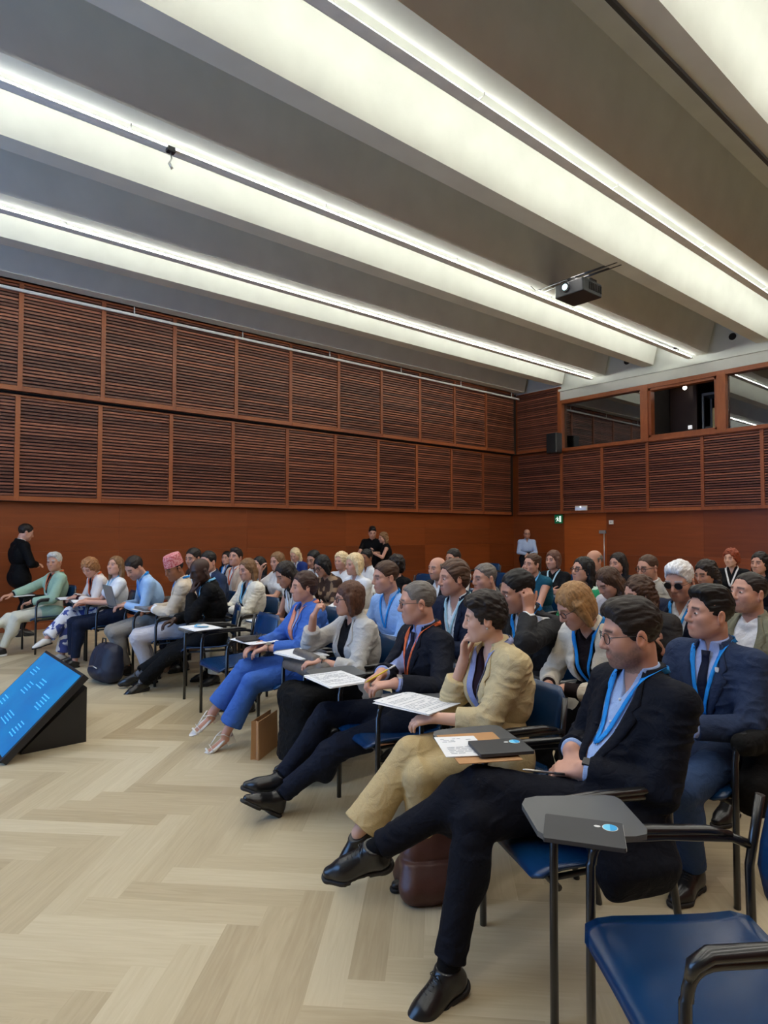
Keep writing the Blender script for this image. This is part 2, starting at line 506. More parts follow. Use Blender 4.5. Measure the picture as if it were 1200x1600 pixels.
# projection booth windows
def booth():
    mb = MB()
    mb.box((U_END - 0.05, Y0, 3.68), (U_END + 0.25, 9.54, 3.76), 0.6)       # sill
    mb.box((U_END - 0.05, Y0, 4.93), (U_END + 0.25, 9.54, 5.03), 0.4)
    for (a, b) in ((7.16, 7.34), (5.44, 5.62), (2.6, 2.75), (0.0, 0.15)):
        mb.box((U_END - 0.06, a, 3.70), (U_END + 0.22, b, 4.99), rnd.random())
    mb.box((U_END - 0.02, 5.62, 3.78), (U_END + 0.16, 5.68, 4.93), .3); mb.box((U_END - 0.02, 7.10, 3.78), (U_END + 0.16, 7.16, 4.93), .3)
    mb.box((U_END - 0.02, 5.62, 3.76), (U_END + 0.16, 7.16, 3.82), .5); mb.box((U_END - 0.02, 5.62, 4.87), (U_END + 0.16, 7.16, 4.93), .5)
    w = mb.build('window_1', M['frame'], kind='structure')
    for (a, b) in ((7.34, 9.54), (2.75, 5.44), (0.15, 2.6)):
        m2 = MB(); m2.box((U_END + 0.06, a, 3.76), (U_END + 0.07, b, 4.93)); m2.build('window_pane', M['glass'], w, kind='structure')
    mb = MB()
    mb.box((U_END + 0.24, Y0, 3.45), (U_END + 3.2, 9.7, 3.5)); mb.box((U_END + 0.24, Y0, 5.2), (U_END + 3.2, 9.7, 5.25))
    mb.box((U_END + 3.1, Y0, 3.5), (U_END + 3.2, 9.7, 5.2)); mb.box((U_END + .24, 9.6, 3.5), (U_END + 3.2, 9.7, 5.2))
    mb.box((U_END + .24, Y0, 3.5), (U_END + 3.2, Y0 + .1, 5.2)); mb.box((U_END + .25, 7.25, 3.5), (U_END + 3.1, 7.3, 5.2))
    mb.build('wall_booth', plain('booth_dark_wall', (0.035, 0.03, 0.028), 0.8), kind='structure')
    mb = MB(); mb.box((U_END + 0.9, 6.45, 3.5), (U_END + 0.98, 6.53, 5.2), .6); mb.box((U_END + 1.2, 6.62, 3.5), (U_END + 1.28, 7.22, 5.1), .1)
    mb.build('trim_4', plain('booth_dark_wood', (.045, .02, .012), .6), kind='structure')
    # equipment rack
    e = empty('equipment_rack', (U_END + 0.8, 5.95, 3.5))
    mb = MB()
    for x in (0, 0.45):
        for y in (-0.32, 0.32): mb.box((x, y - .02, 0), (x + .04, y + .02, 1.25))
    mb.box((0, -.34, 1.22), (.49, .34, 1.28)); mb.box((0, -.34, 0), (.49, .34, .05)); mb.build('rack_frame', plain('rack_grey', (0.10, 0.11, 0.14), 0.5), e)
    mb = MB(); mb.box((.02, -.28, .30), (.4, .02, .62)); mb.box((.02, .06, .1), (.4, .28, .5)); mb.build('amplifier', M['black'], e)
    mb = MB(); mb.box((-.012, -.02, .36), (.02, .10, .9)); mb.build('cable_bundle', plain('beige_cable', srgb(190, 170, 120), 0.7), e)
    mb = MB(); mb.box((-.02, .18, .34), (.0, .26, .40)); mb.build('status_screen', lamp_mat('status_glow', (0.9, 0.95, 1.0), 1.2), e)
    tag(e, 'dark equipment rack with cables inside the open booth window', 'equipment rack')
    e = empty('work_light', (U_END + 0.7, 6.45, 3.5))
    mb = MB(); mb.tube([(0, 0, 0), (0, 0, .42), (-.05, .03, .5)], .01); mb.build('stand', M['black'], e)
    mb = MB(); mb.box((-.09, .0, .46), (-.05, .08, .54)); mb.build('lamp_head', lamp_mat('work_glow', (1, 1, 1), 0.55), e)
    tag(e, 'small pale desk lamp standing in the left part of the open booth window', 'lamp')
    for k, (px, py, zc) in enumerate(((1070, 606, 0), (1195, 582, 0))):
        d = ray(px, py); t = (U_END + 0.9) / d[0]; p = np.array([0, 0, CAM_H]) + d * t
        e = empty('spot_lamp', (p[0], p[1], 5.2))
        mb = MB(); mb.tube([(0, 0, 0), (0, 0, p[2] - 5.2 + .05)], .02); mb.build('stem', M['black'], e)
        mb = MB(); mb.sphere((0, 0, p[2] - 5.2), 0.045); mb.build('bulb', M['spark'], e)
        tag(e, ['small bright spot lamp in the open booth window', 'small bright spot lamp behind the right booth glass, at the edge'][k], 'lamp', 'booth spot lamps')
booth()

# the walls nobody sees in the photograph, closing the room
mb = MB(); mb.box((X0, Y0 - .15, 0), (X1, Y0, 5.6)); mb.build('wall_right', M['veneer'], kind='structure')
mb = MB(); mb.box((X0 - .15, Y0, 0), (X0, Y1, 5.6)); mb.build('wall_stage', plain('stage_wall', (0.30, 0.28, 0.26), 0.8), kind='structure')
mb = MB(); mb.box((X0 - .15, Y0 - .15, 5.4), (X0, Y1, Z_SLAB)); mb.box((X0, Y0 - .15, 5.4), (X1, Y0, Z_SLAB)); mb.box((X0, Y1, 5.4), (X1, Y1 + .1, Z_SLAB)); mb.box((X0, V_DADO, 5.4), (X1, Y1, Z_SLAB))
mb.build('wall_upper', M['plaster'], kind='structure')
mb = MB(); mb.box((X0 + .02, 3.2, 1.4), (X0 + .06, 8.8, 4.4))
o = mb.build('projection_screen', lamp_mat('projected_picture', (0.25, 0.50, 1.0), SCREEN_POWER))
tag(o, 'lit blue projection screen on the stage wall', 'screen')
# ------------------------------------------------------------------ solid shapes: distance fields turned into smooth meshes
def nrm(v):
    v = np.asarray(v, float); return v / (np.linalg.norm(v) + 1e-12)

class Field:
    def __init__(s, lo, hi, h):
        s.h = h; s.o = np.asarray(lo, float)
        s.n = np.maximum(np.ceil((np.asarray(hi) - s.o) / h).astype(int) + 1, 4)
        s.D = np.full(s.n, 0.2, np.float32)
    def _sub(s, lo, hi, pad):
        a = np.clip(np.floor((np.asarray(lo) - pad - s.o) / s.h).astype(int), 0, s.n)
        b = np.clip(np.ceil((np.asarray(hi) + pad - s.o) / s.h).astype(int) + 1, 0, s.n)
        if np.any(b <= a): return None, None
        ax = [(s.o[i] + s.h * np.arange(a[i], b[i])).astype(np.float32) for i in range(3)]
        X = ax[0][:, None, None], ax[1][None, :, None], ax[2][None, None, :]
        return (slice(a[0], b[0]), slice(a[1], b[1]), slice(a[2], b[2])), X
    def _put(s, sl, d, k, op):
        A = s.D[sl]
        if op == 'cut':
            d = -d
            if k > 0:
                h = np.clip(0.5 - 0.5 * (d - A) / k, 0, 1)
                s.D[sl] = d * (1 - h) + A * h + k * h * (1 - h)
            else: s.D[sl] = np.maximum(A, d)
        elif k > 0:
            h = np.clip(0.5 + 0.5 * (A - d) / k, 0, 1)
            s.D[sl] = A * (1 - h) + d * h - k * h * (1 - h)
        else: s.D[sl] = np.minimum(A, d)
    def cone(s, a, b, r1, r2=None, k=0.02, op='add', flat=None):
        """round cone from a to b; flat=(axis vector, factor) thins it along that axis"""
        r2 = r1 if r2 is None else r2
        a = np.asarray(a, float); b = np.asarray(b, float); R = max(r1, r2)
        sl, X = s._sub(np.minimum(a, b) - R, np.maximum(a, b) + R, k + 2 * s.h)
        if sl is None: return
        P = [X[i] - np.float32(a[i]) for i in range(3)]
        ba = b - a
        if flat is not None:
            ax = nrm(flat[0]); f = flat[1]
            q = P[0] * np.float32(ax[0]) + P[1] * np.float32(ax[1]) + P[2] * np.float32(ax[2])
            g = np.float32(1 / f - 1)
            P = [P[i] + q * np.float32(ax[i]) * g for i in range(3)]
            ba = ba + ax * (ba @ ax) * (1 / f - 1)
        L2 = max(ba @ ba, 1e-9)
        t = np.clip((P[0] * np.float32(ba[0]) + P[1] * np.float32(ba[1]) + P[2] * np.float32(ba[2])) / np.float32(L2), 0, 1)
        d = np.sqrt((P[0] - t * np.float32(ba[0])) ** 2 + (P[1] - t * np.float32(ba[1])) ** 2 + (P[2] - t * np.float32(ba[2])) ** 2) - (np.float32(r1) + t * np.float32(r2 - r1))
        if flat is not None: d = d * np.float32(min(1.0, flat[1] + 0.15))
        s._put(sl, d.astype(np.float32), k, op)
    def ell(s, c, rad, R=None, k=0.02, op='add'):
        """ellipsoid; the columns of R are its axes"""
        c = np.asarray(c, float); rad = np.asarray(rad, float); m = rad.max()
        sl, X = s._sub(c - m, c + m, k + 2 * s.h)
        if sl is None: return
        P = [X[i] - np.float32(c[i]) for i in range(3)]
        if R is not None:
            P = [P[0] * np.float32(R[0][j]) + P[1] * np.float32(R[1][j]) + P[2] * np.float32(R[2][j]) for j in range(3)]
        q = np.sqrt(sum((P[i] / np.float32(rad[i])) ** 2 for i in range(3)))
        g = np.sqrt(sum((P[i] / np.float32(rad[i] ** 2)) ** 2 for i in range(3))) + np.float32(1e-6)
        d = q * (q - 1) / g
        s._put(sl, d.astype(np.float32), k, op)
    def plane(s, p, n, k=0.0, keep='below', within=None):
        """cut away everything on the side the normal points to"""
        n = nrm(n); p = np.asarray(p, float)
        lo, hi = (s.o, s.o + s.n * s.h) if within is None else within
        sl, X = s._sub(lo, hi, 0)
        if sl is None: return
        d = sum((X[i] - np.float32(p[i])) * np.float32(n[i]) for i in range(3))
        s._put(sl, (-d * np.ones(s.D[sl].shape, np.float32)).astype(np.float32), k, 'cut')
    def cutfn(s, fn, lo, hi, k=0.0):
        """cut away where fn(X) < 0"""
        sl, X = s._sub(lo, hi, 0)
        if sl is None: return
        s._put(sl, (fn(X) * np.ones(s.D[sl].shape, np.float32)).astype(np.float32), k, 'cut')
    def sample(s, P):
        P = np.atleast_2d(P)
        g = (P - s.o) / s.h
        ins = np.all((g >= 0) & (g <= s.n - 1.001), axis=1)
        g = np.clip(g, 0, s.n - 1.001); i = g.astype(int); f = g - i
        out = 0
        for dx in (0, 1):
            for dy in (0, 1):
                for dz in (0, 1):
                    w = np.where(dx, f[:, 0], 1 - f[:, 0]) * np.where(dy, f[:, 1], 1 - f[:, 1]) * np.where(dz, f[:, 2], 1 - f[:, 2])
                    out = out + w * s.D[i[:, 0] + dx, i[:, 1] + dy, i[:, 2] + dz]
        return np.where(ins, out, 0.2)
    def surf(s):
        """surface nets"""
        D = s.D
        D[0] = np.maximum(D[0], .01); D[-1] = np.maximum(D[-1], .01); D[:, 0] = np.maximum(D[:, 0], .01); D[:, -1] = np.maximum(D[:, -1], .01)
        D[:, :, 0] = np.maximum(D[:, :, 0], .01); D[:, :, -1] = np.maximum(D[:, :, -1], .01)
        I = D < 0
        c = np.zeros(tuple(s.n - 1), np.int8)
        for dx in (0, 1):
            for dy in (0, 1):
                for dz in (0, 1):
                    c += I[dx:s.n[0] - 1 + dx, dy:s.n[1] - 1 + dy, dz:s.n[2] - 1 + dz]
        act = np.argwhere((c > 0) & (c < 8))
        if len(act) == 0: return np.zeros((0, 3)), np.zeros((0, 4), int)
        idx = np.full(tuple(s.n - 1), -1, np.int32)
        idx[act[:, 0], act[:, 1], act[:, 2]] = np.arange(len(act))
        acc = np.zeros((len(act), 3)); cnt = np.zeros(len(act))
        cor = [(0, 0, 0), (1, 0, 0), (0, 1, 0), (1, 1, 0), (0, 0, 1), (1, 0, 1), (0, 1, 1), (1, 1, 1)]
        val = [D[act[:, 0] + x, act[:, 1] + y, act[:, 2] + z].astype(float) for x, y, z in cor]
        for i, j in ((0, 1), (2, 3), (4, 5), (6, 7), (0, 2), (1, 3), (4, 6), (5, 7), (0, 4), (1, 5), (2, 6), (3, 7)):
            a, b = val[i], val[j]
            m = (a < 0) != (b < 0)
            t = np.where(m, a / np.where(m, a - b, 1), 0)
            pi, pj = np.array(cor[i], float), np.array(cor[j], float)
            acc += np.where(m[:, None], pi + (pj - pi) * t[:, None], 0); cnt += m
        V = (act + acc / cnt[:, None]) * s.h + s.o
        Q = []
        for ax in range(3):
            sl0 = [slice(1, -1)] * 3; sl1 = [slice(1, -1)] * 3
            sl0[ax] = slice(0, -1); sl1[ax] = slice(1, None)
            A, B = I[tuple(sl0)], I[tuple(sl1)]
            e = np.argwhere(A != B)
            if not len(e): continue
            add = np.ones(3, int); add[ax] = 0
            g = e + add
            fl = A[e[:, 0], e[:, 1], e[:, 2]]
            u, w = (ax + 1) % 3, (ax + 2) % 3
            def cell(du, dw):
                q = g.copy(); q[:, u] -= du; q[:, w] -= dw
                return idx[q[:, 0], q[:, 1], q[:, 2]]
            q = np.stack([cell(1, 1), cell(0, 1), cell(0, 0), cell(1, 0)], 1)
            q[~fl] = q[~fl][:, ::-1]
            Q.append(q)
        Q = np.concatenate(Q); Q = Q[(Q >= 0).all(1)]
        return V, Q

_rs = np.random.RandomState(7)
_lat = _rs.rand(32, 32, 32).astype(np.float32)
def vnoise(P):
    """smooth value noise in -1..1 at points P"""
    P = np.asarray(P, float); i = np.floor(P).astype(int); f = P - i; f = f * f * (3 - 2 * f)
    out = 0
    for dx in (0, 1):
        for dy in (0, 1):
            for dz in (0, 1):
                w = np.where(dx, f[:, 0], 1 - f[:, 0]) * np.where(dy, f[:, 1], 1 - f[:, 1]) * np.where(dz, f[:, 2], 1 - f[:, 2])
                out = out + w * _lat[(i[:, 0] + dx) & 31, (i[:, 1] + dy) & 31, (i[:, 2] + dz) & 31]
    return out * 2 - 1

def vnormals(V, Q):
    n = np.cross(V[Q[:, 2]] - V[Q[:, 0]], V[Q[:, 3]] - V[Q[:, 1]])
    N = np.zeros_like(V)
    for k in range(4): 
        for a in range(3): N[:, a] += np.bincount(Q[:, k], n[:, a], len(V))
    return N / (np.linalg.norm(N, axis=1)[:, None] + 1e-12)

def set_cols(me, C):
    at = me.color_attributes.new('Col', 'FLOAT_COLOR', 'POINT')
    at.data.foreach_set('color', np.concatenate([C, np.ones((len(C), 1))], 1).astype(np.float32).ravel())

def rot_axis(ax, ang):
    ax = nrm(ax); c, s = math.cos(ang), math.sin(ang); x, y, z = ax
    return np.array([[c + x * x * (1 - c), x * y * (1 - c) - z * s, x * z * (1 - c) + y * s],
                     [y * x * (1 - c) + z * s, c + y * y * (1 - c), y * z * (1 - c) - x * s],
                     [z * x * (1 - c) - y * s, z * y * (1 - c) + x * s, c + z * z * (1 - c)]])

def two_bone(a, b, l1, l2, pole):
    """elbow or knee between a and b, bent towards pole; returns joint and reachable end"""
    a = np.asarray(a, float); b = np.asarray(b, float); d = b - a; L = np.linalg.norm(d)
    mx = (l1 + l2) * 0.995
    if L > mx: b = a + d * mx / L; d = b - a; L = mx
    L = max(L, abs(l1 - l2) * 1.05 + 1e-4)
    u = nrm(d); x = (l1 * l1 - l2 * l2 + L * L) / (2 * L); h = math.sqrt(max(l1 * l1 - x * x, 0))
    p = np.asarray(pole, float); p = nrm(p - u * (p @ u))
    return a + u * x + p * h, b
# ------------------------------------------------------------------ people
def attr_mat(name, rough, spec=0.4, bump=0.1, bscale=300, sss=0.0, aniso=None, sheen=0.0):
    m, nt, b = new_mat(name)
    at = node(nt, 'ShaderNodeAttribute'); at.attribute_name = 'Col'
    nt.links.new(at.outputs['Color'], b.inputs['Base Color'])
    b.inputs['Roughness'].default_value = rough; b.inputs['Specular IOR Level'].default_value = spec
    b.inputs['Sheen Weight'].default_value = sheen
    if sss:
        b.inputs['Subsurface Weight'].default_value = sss; b.inputs['Subsurface Radius'].default_value = (0.012, 0.005, 0.003); b.inputs['Subsurface Scale'].default_value = 0.5
    tc = node(nt, 'ShaderNodeTexCoord')
    n2 = node(nt, 'ShaderNodeTexNoise'); n2.inputs['Scale'].default_value = bscale; n2.inputs['Detail'].default_value = 3
    nt.links.new(tc.outputs['Object'], n2.inputs['Vector'])
    bp = node(nt, 'ShaderNodeBump'); bp.inputs['Strength'].default_value = bump; bp.inputs['Distance'].default_value = 0.002
    nt.links.new(n2.outputs['Fac'], bp.inputs['Height']); nt.links.new(bp.outputs['Normal'], b.inputs['Normal'])
    return m
M['skin'] = attr_mat('skin', 0.5, 0.35, 0.06, 500)
M['hair'] = attr_mat('hair', 0.5, 0.3, 0.4, 300)
M['eye'] = attr_mat('eye', 0.12, 0.5, 0.0)
M['pattern'] = attr_mat('patterned_cloth', 0.8, 0.2, 0.15, 500)
_cl = {}
def cloth(col, rough=0.78, sheen=0.0, spec=0.15):
    if max(col) < .065: col = tuple(c * .55 for c in col)      # dark colours deepened, standing in for contrast the flat light lacks
    k = (tuple(round(c, 4) for c in col), rough, sheen)
    if k not in _cl:
        m, nt, b = new_mat('cloth')
        tc = node(nt, 'ShaderNodeTexCoord')
        wv = node(nt, 'ShaderNodeTexNoise'); wv.inputs['Scale'].default_value = 420; wv.inputs['Detail'].default_value = 2
        fo = node(nt, 'ShaderNodeTexNoise'); fo.inputs['Scale'].default_value = 16; fo.inputs['Detail'].default_value = 3; fo.inputs['Distortion'].default_value = 0.8
        for n in (wv, fo): nt.links.new(tc.outputs['Object'], n.inputs['Vector'])
        c = np.array(col)
        r = ramp(nt, [(0.3, tuple(np.clip(c * 0.88, 0, 1))), (0.7, tuple(np.clip(c * 1.12, 0, 1)))])
        nt.links.new(wv.outputs['Fac'], r.inputs['Fac']); nt.links.new(r.outputs['Color'], b.inputs['Base Color'])
        b.inputs['Roughness'].default_value = rough; b.inputs['Specular IOR Level'].default_value = spec
        b.inputs['Sheen Weight'].default_value = sheen
        b1 = node(nt, 'ShaderNodeBump'); b1.inputs['Strength'].default_value = 0.55; b1.inputs['Distance'].default_value = 0.02
        b2 = node(nt, 'ShaderNodeBump'); b2.inputs['Strength'].default_value = 0.25; b2.inputs['Distance'].default_value = 0.001
        nt.links.new(fo.outputs['Fac'], b1.inputs['Height']); nt.links.new(wv.outputs['Fac'], b2.inputs['Height'])
        nt.links.new(b1.outputs['Normal'], b2.inputs['Normal']); nt.links.new(b2.outputs['Normal'], b.inputs['Normal'])
        _cl[k] = m
    return _cl[k]
M['leather'] = plain('black_leather', (0.010, 0.010, 0.011), 0.28, bump=0.1, bscale=250, spec=0.5)
M['white_leather'] = plain('white_leather', (0.72, 0.70, 0.66), 0.4)
M['rubber'] = plain('shoe_sole', (0.015, 0.013, 0.012), 0.7)

SKIN = dict(light=srgb(198, 149, 128), fair=srgb(212, 168, 146), tan=srgb(184, 134, 110), olive=srgb(182, 134, 108), brown=srgb(140, 92, 66), dark=srgb(62, 42, 34))
HAIR = dict(black=srgb(20, 17, 16), dark=srgb(34, 26, 22), brown=srgb(70, 48, 34), light=srgb(120, 88, 58), blond=srgb(196, 164, 112), fair=srgb(216, 192, 150), grey=srgb(140, 136, 130),
            salt=srgb(104, 98, 92), white=srgb(222, 222, 222), red=srgb(128, 56, 30), ginger=srgb(150, 104, 66))

def mid_frame(fwd, up):
    up = nrm(up); l = nrm(np.cross(up, fwd)); f = np.cross(l, up)
    return f, l, up

FACE_VAR = {}
def head_prims(F, C, R, q, dn_neck, neckr):
    """skull, face, nose, mouth, ears into field F; C centre, R axes (columns fwd,left,up), q scale"""
    def p(x, y, z): return C + R @ (np.array([x, y, z]) * q)
    E = lambda c, r, k=0.02, op='add', RR=None: F.ell(p(*c), np.array(r) * q, R if RR is None else RR, k * q, op)
    K = lambda a, b, r1, r2=None, k=0.02, op='add', flat=None: F.cone(p(*a), p(*b), r1 * q, (r1 if r2 is None else r2) * q, k * q, op, flat)
    E((-.014, 0, .036), (.099, .077, .083), .01)
    E((.028, 0, -.022), (.062, .063, .088), .035)
    for s in (1, -1): E((.034, s * .034, -.055), (.036, .028, .042), .03)
    for s in (1, -1):
        K((-.012, s * .052, -.05), (.058, s * .016, -.098), .024, .019, .03)
        E((.058, s * .042, -.024), (.026, .024, .024), .025)
        K((.080, s * .012, .022), (.070, s * .046, .022), .0135, .012, .018)
    E((.074, 0, -.100), (.017, .02, .016), .022)
    E((.075, 0, -.066), (.02, .027, .024), .022)
    for s in (1, -1):
        E((.095, s * .034, .002), (.017, .021, .0145), .014, 'cut')
        E((.0735, s * .033, .001), (.0155, .0165, .0135), .006)
    K((.090, 0, .012), (.109, 0, -.028), .0085, .0125, .014)
    E((.106, 0, -.034), (.0125, .0115, .010), .008)
    for s in (1, -1):
        E((.097, s * .0125, -.037), (.011, .0085, .008), .008)
    K((.0905, -.016, -.064), (.0905, .016, -.064), .0062, None, .008)
    K((.0885, -.014, -.0755), (.0885, .014, -.0755), .0072, None, .008)
    K((.102, -.024, -.0695), (.102, .024, -.0695), .0045, None, .004, 'cut')
    for s in (1, -1):
        a = rot_axis(R[:, 2], s * 0.35) @ R
        a = rot_axis(a[:, 1], -0.18) @ a
        E((-.012, s * .082, -.012), (.0235, .0085, .035), .006, 'add', a)
        E((-.004, s * .092, -.008), (.0135, .0065, .021), .004, 'cut', a)

def head_cols(V, base, C, R, q, hair, spec, far):
    """skin, lips, brows, beard as colours of the skin itself"""
    L = (V - C) @ R / q
    n = len(V); col = np.tile(np.array(base), (n, 1))
    inh = (np.abs(L[:, 0]) < .14) & (np.abs(L[:, 1]) < .11) & (np.abs(L[:, 2]) < .14)
    red = np.array([1.0, .82, .78])
    def mixin(w, c):
        nonlocal col
        w = np.clip(w, 0, 1)[:, None]; col = col * (1 - w) + np.array(c) * w
    x, y, z = L.T; ay = np.abs(y)
    blush = np.exp(-(((x - .08) / .04) ** 2 + ((ay - .045) / .02) ** 2 + ((z + .03) / .022) ** 2)) * inh
    mixin(.35 * blush, np.array(base) * np.array([1.02, .80, .76]))
    ear = inh & (ay > .074) & (x < .03) & (np.abs(z + .012) < .04)
    mixin(.35 * ear, np.array(base) * np.array([1.0, .78, .72]))
    beard = spec.get('beard', 0)
    if beard:
        t = np.clip((-.030 - z + .35 * np.clip(.02 - x, -.2, .05) * 0) / .02, 0, 1) * (x > -.02) * (z > -.125) * inh
        t = np.maximum(t * (z < -.032), 0)
        side = np.clip((x - (-.015)) / .02, 0, 1)
        ch = 1 - np.exp(-(((x - .085) / .03) ** 2 + (ay / .02) ** 2 + ((z + .07) / .008) ** 2)) * .9
        up = np.where((ay > .03), np.clip((-.045 - z) / .02 + np.clip((.045 - x) / .03, 0, 1.2), 0, 1), np.clip((-.040 - z) / .008, 0, 1))
        nz = .75 + .25 * vnoise(L * 220)
        mixin(beard * side * ch * up * nz * inh * (z < -.02), np.array(spec.get('beardcol', hair)) * .9)
    lip = np.exp(-(((z + .070) / .0085) ** 4 + (ay / .024) ** 4)) * (x > .078) * inh
    mixin(.75 * lip, np.array(base) * np.array(spec.get('lips', (.86, .55, .52))))
    bz = .026 - .10 * np.clip(ay - .035, 0, 1) + .10 * np.clip(.03 - ay, 0, .02)
    w_ = .0055 if not far else .008
    brow = np.exp(-((z - bz) / w_) ** 4) * (ay > .013) * (ay < .055) * (x > .05) * inh
    mixin(.85 * brow, np.array(hair) * .8)
    if far:
        ey = np.exp(-(((z - .001) / .008) ** 4 + ((ay - .033) / .014) ** 4)) * (x > .06) * inh
        mixin(.8 * ey, (.03, .022, .02))
    return col * (1 + .03 * vnoise(V * 60))[:, None]

def hair_mesh(style, q, h, seed, dn, tt=1.0):
    """hair in head coordinates"""
    lo, hi = np.array([-.20, -.17, -.16]), np.array([.15, .17, .19])
    if style in ('long', 'longwavy', 'pony'): lo[2] = -.42; lo[0] = -.24
    if style in ('bob', 'bobfringe'): lo[2] = -.2
    F = Field(lo, hi, h / q)
    amp, edge = .0026, .0035
    def facecut(cz=-.045, rx=.088, rz=.132, ry=.15, cx=.11, k=.008): F.ell((cx, 0, cz), (rx, ry, rz), None, k, 'cut')
    def nape(z0=-.028, sl=.95, k=.006):
        F.cutfn(lambda X: (X[2] - (z0 + np.where(X[0] > -.03, 0, sl * (X[0] + .03)))) * .7, lo, hi, k)
    if style == 'short':
        F.ell((-.015, 0, .040), (.106, .0825, .095), None, 0); facecut(); nape()
    elif style == 'crop':
        F.ell((-.014, 0, .036), (.103, .0805, .089), None, 0); facecut(-.045, .088, .138); nape()
    elif style == 'side':      # fuller on top, swept
        F.ell((-.012, 0, .042), (.108, .084, .100), None, 0); F.ell((.035, .0, .095), (.06, .068, .042), None, .02); facecut(-.05, .088, .134); nape()
        amp = .004
    elif style == 'quiff':
        F.ell((-.014, 0, .038), (.105, .0815, .092), None, 0)
        F.ell((.040, .005, .105), (.058, .064, .036), rot_axis((0, 1, 0), .15), .02); F.ell((-.02, 0, .105), (.07, .066, .036), None, .02)
        facecut(-.048, .088, .132); nape(); amp = .0035
    elif style == 'full':      # thick hair combed back, over the ear tops
        F.ell((-.02, 0, .036), (.112, .091, .104), None, 0); F.ell((-.06, 0, -.01), (.062, .082, .075), None, .02)
        facecut(-.05, .09, .134); nape(-.05, .6); amp = .005
    elif style == 'tousled':
        F.ell((-.016, 0, .040), (.114, .092, .106), None, 0); F.ell((.04, .0, .09), (.062, .078, .046), None, .02); F.ell((-.06, 0, -.005), (.056, .074, .07), None, .02)
        facecut(-.05, .088, .134); nape(-.042, .7); amp = .009
    elif style == 'fringe':    # bald on top
        F.ell((-.018, 0, .020), (.102, .0815, .085), None, 0); F.plane((0, 0, .058), (.25, 0, 1), .008); facecut(-.03, .11, .14); nape()
    elif style in ('bob', 'bobfringe'):
        F.ell((-.018, 0, .038), (.112, .092, .104), None, 0)
        F.ell((-.030, 0, -.025), (.090, .099, .105), None, .03)
        for s in (1, -1): F.cone((.01, s * .082, .02), (.002, s * .088, -.105), .026, .022, .02)
        facecut(-.055 if style == 'bob' else -.075, .09, .135, .082, .115)
        F.plane((0, 0, -.135), (0.1, 0, -1), .01); amp = .004
    elif style in ('long', 'longwavy'):
        F.ell((-.018, 0, .037), (.110, .089, .101), None, 0)
        F.ell((-.04, 0, -.03), (.075, .090, .10), None, .03)
        dn = nrm(dn)
        for s in (1, -1):
            a = np.array((-.012, s * .078, .03)); b = np.array((-.032, s * .088, -.09))
            F.cone(a, b, .024, .026, .02); F.cone(b, b + dn * .17 + np.array((0.012, s * .008, 0)), .026, .018, .02)
        a = np.array((-.075, 0, -.04))
        for y in (-.045, 0, .045): F.cone(a + (0, y, 0), a + (0, y * 1.2, 0) + dn * .23, .045, .028, .03)
        facecut(-.05, .10, .142, .085, .118); amp = .006 if style == 'long' else .011
    elif style == 'curly':
        F.ell((-.02, 0, .035), (.118, .104, .112), None, 0); F.ell((-.05, 0, -.03), (.08, .104, .09), None, .03)
        facecut(-.05, .09, .13, .085, .115); F.plane((0, 0, -.115), (0.3, 0, -1), .01); amp = .014
    elif style == 'pony':
        F.ell((-.015, 0, .037), (.106, .083, .093), None, 0); facecut(-.045, .088, .138); nape(-.02, .9)
        F.ell((-.125, 0, .06), (.025, .025, .025), None, .01); F.cone((-.13, 0, .05), np.array((-.135, 0, -.02)) + nrm(dn) * .18, .028, .016, .02); amp = .004
    elif style == 'bun':
        F.ell((-.015, 0, .037), (.108, .086, .096), None, 0); facecut(-.045, .088, .138); nape(-.028, .9); F.ell((-.135, 0, .05), (.045, .05, .045), None, .012); amp = .004
    ax = [(F.o[i] + F.h * np.arange(F.n[i])) for i in range(3)]
    gx, gy, gz = np.meshgrid(*ax, indexing='ij'); near_ = np.abs(F.D) < .02
    pts = np.stack([gx[near_], gy[near_], gz[near_]], 1)
    F.D[near_] += (edge * vnoise(pts * [30, 75, 75] + seed)).astype(np.float32)
    V, Q = F.surf()
    if not len(V): return V, Q, V
    N = vnormals(V, Q)
    th = np.arctan2(V[:, 1], V[:, 2] + .03); ph = np.arctan2(V[:, 1], -(V[:, 0] + .01))
    if style in ('long', 'bob', 'bobfringe', 'longwavy'):
        wv = np.stack([ph * 22, V[:, 2] * 10, V[:, 0] * 12], 1)
    else: wv = np.stack([th * 16, V[:, 0] * 18, V[:, 2] * 4], 1)
    if style in ('tousled', 'longwavy'): wv = np.stack([th * 7 + V[:, 0] * 14, V[:, 0] * 26, V[:, 2] * 22], 1)
    if style == 'curly': wv = V * 46
    n1 = vnoise(wv + seed * 3.7); n2 = vnoise(wv * 2.7 + seed)
    V = V + N * (amp * (.75 * n1 + .35 * n2))[:, None]
    n3 = vnoise(wv * 6.1 + 9); sh = 1 + .25 * n2 + .15 * n1 + .35 * n3
    return V * q, Q, sh

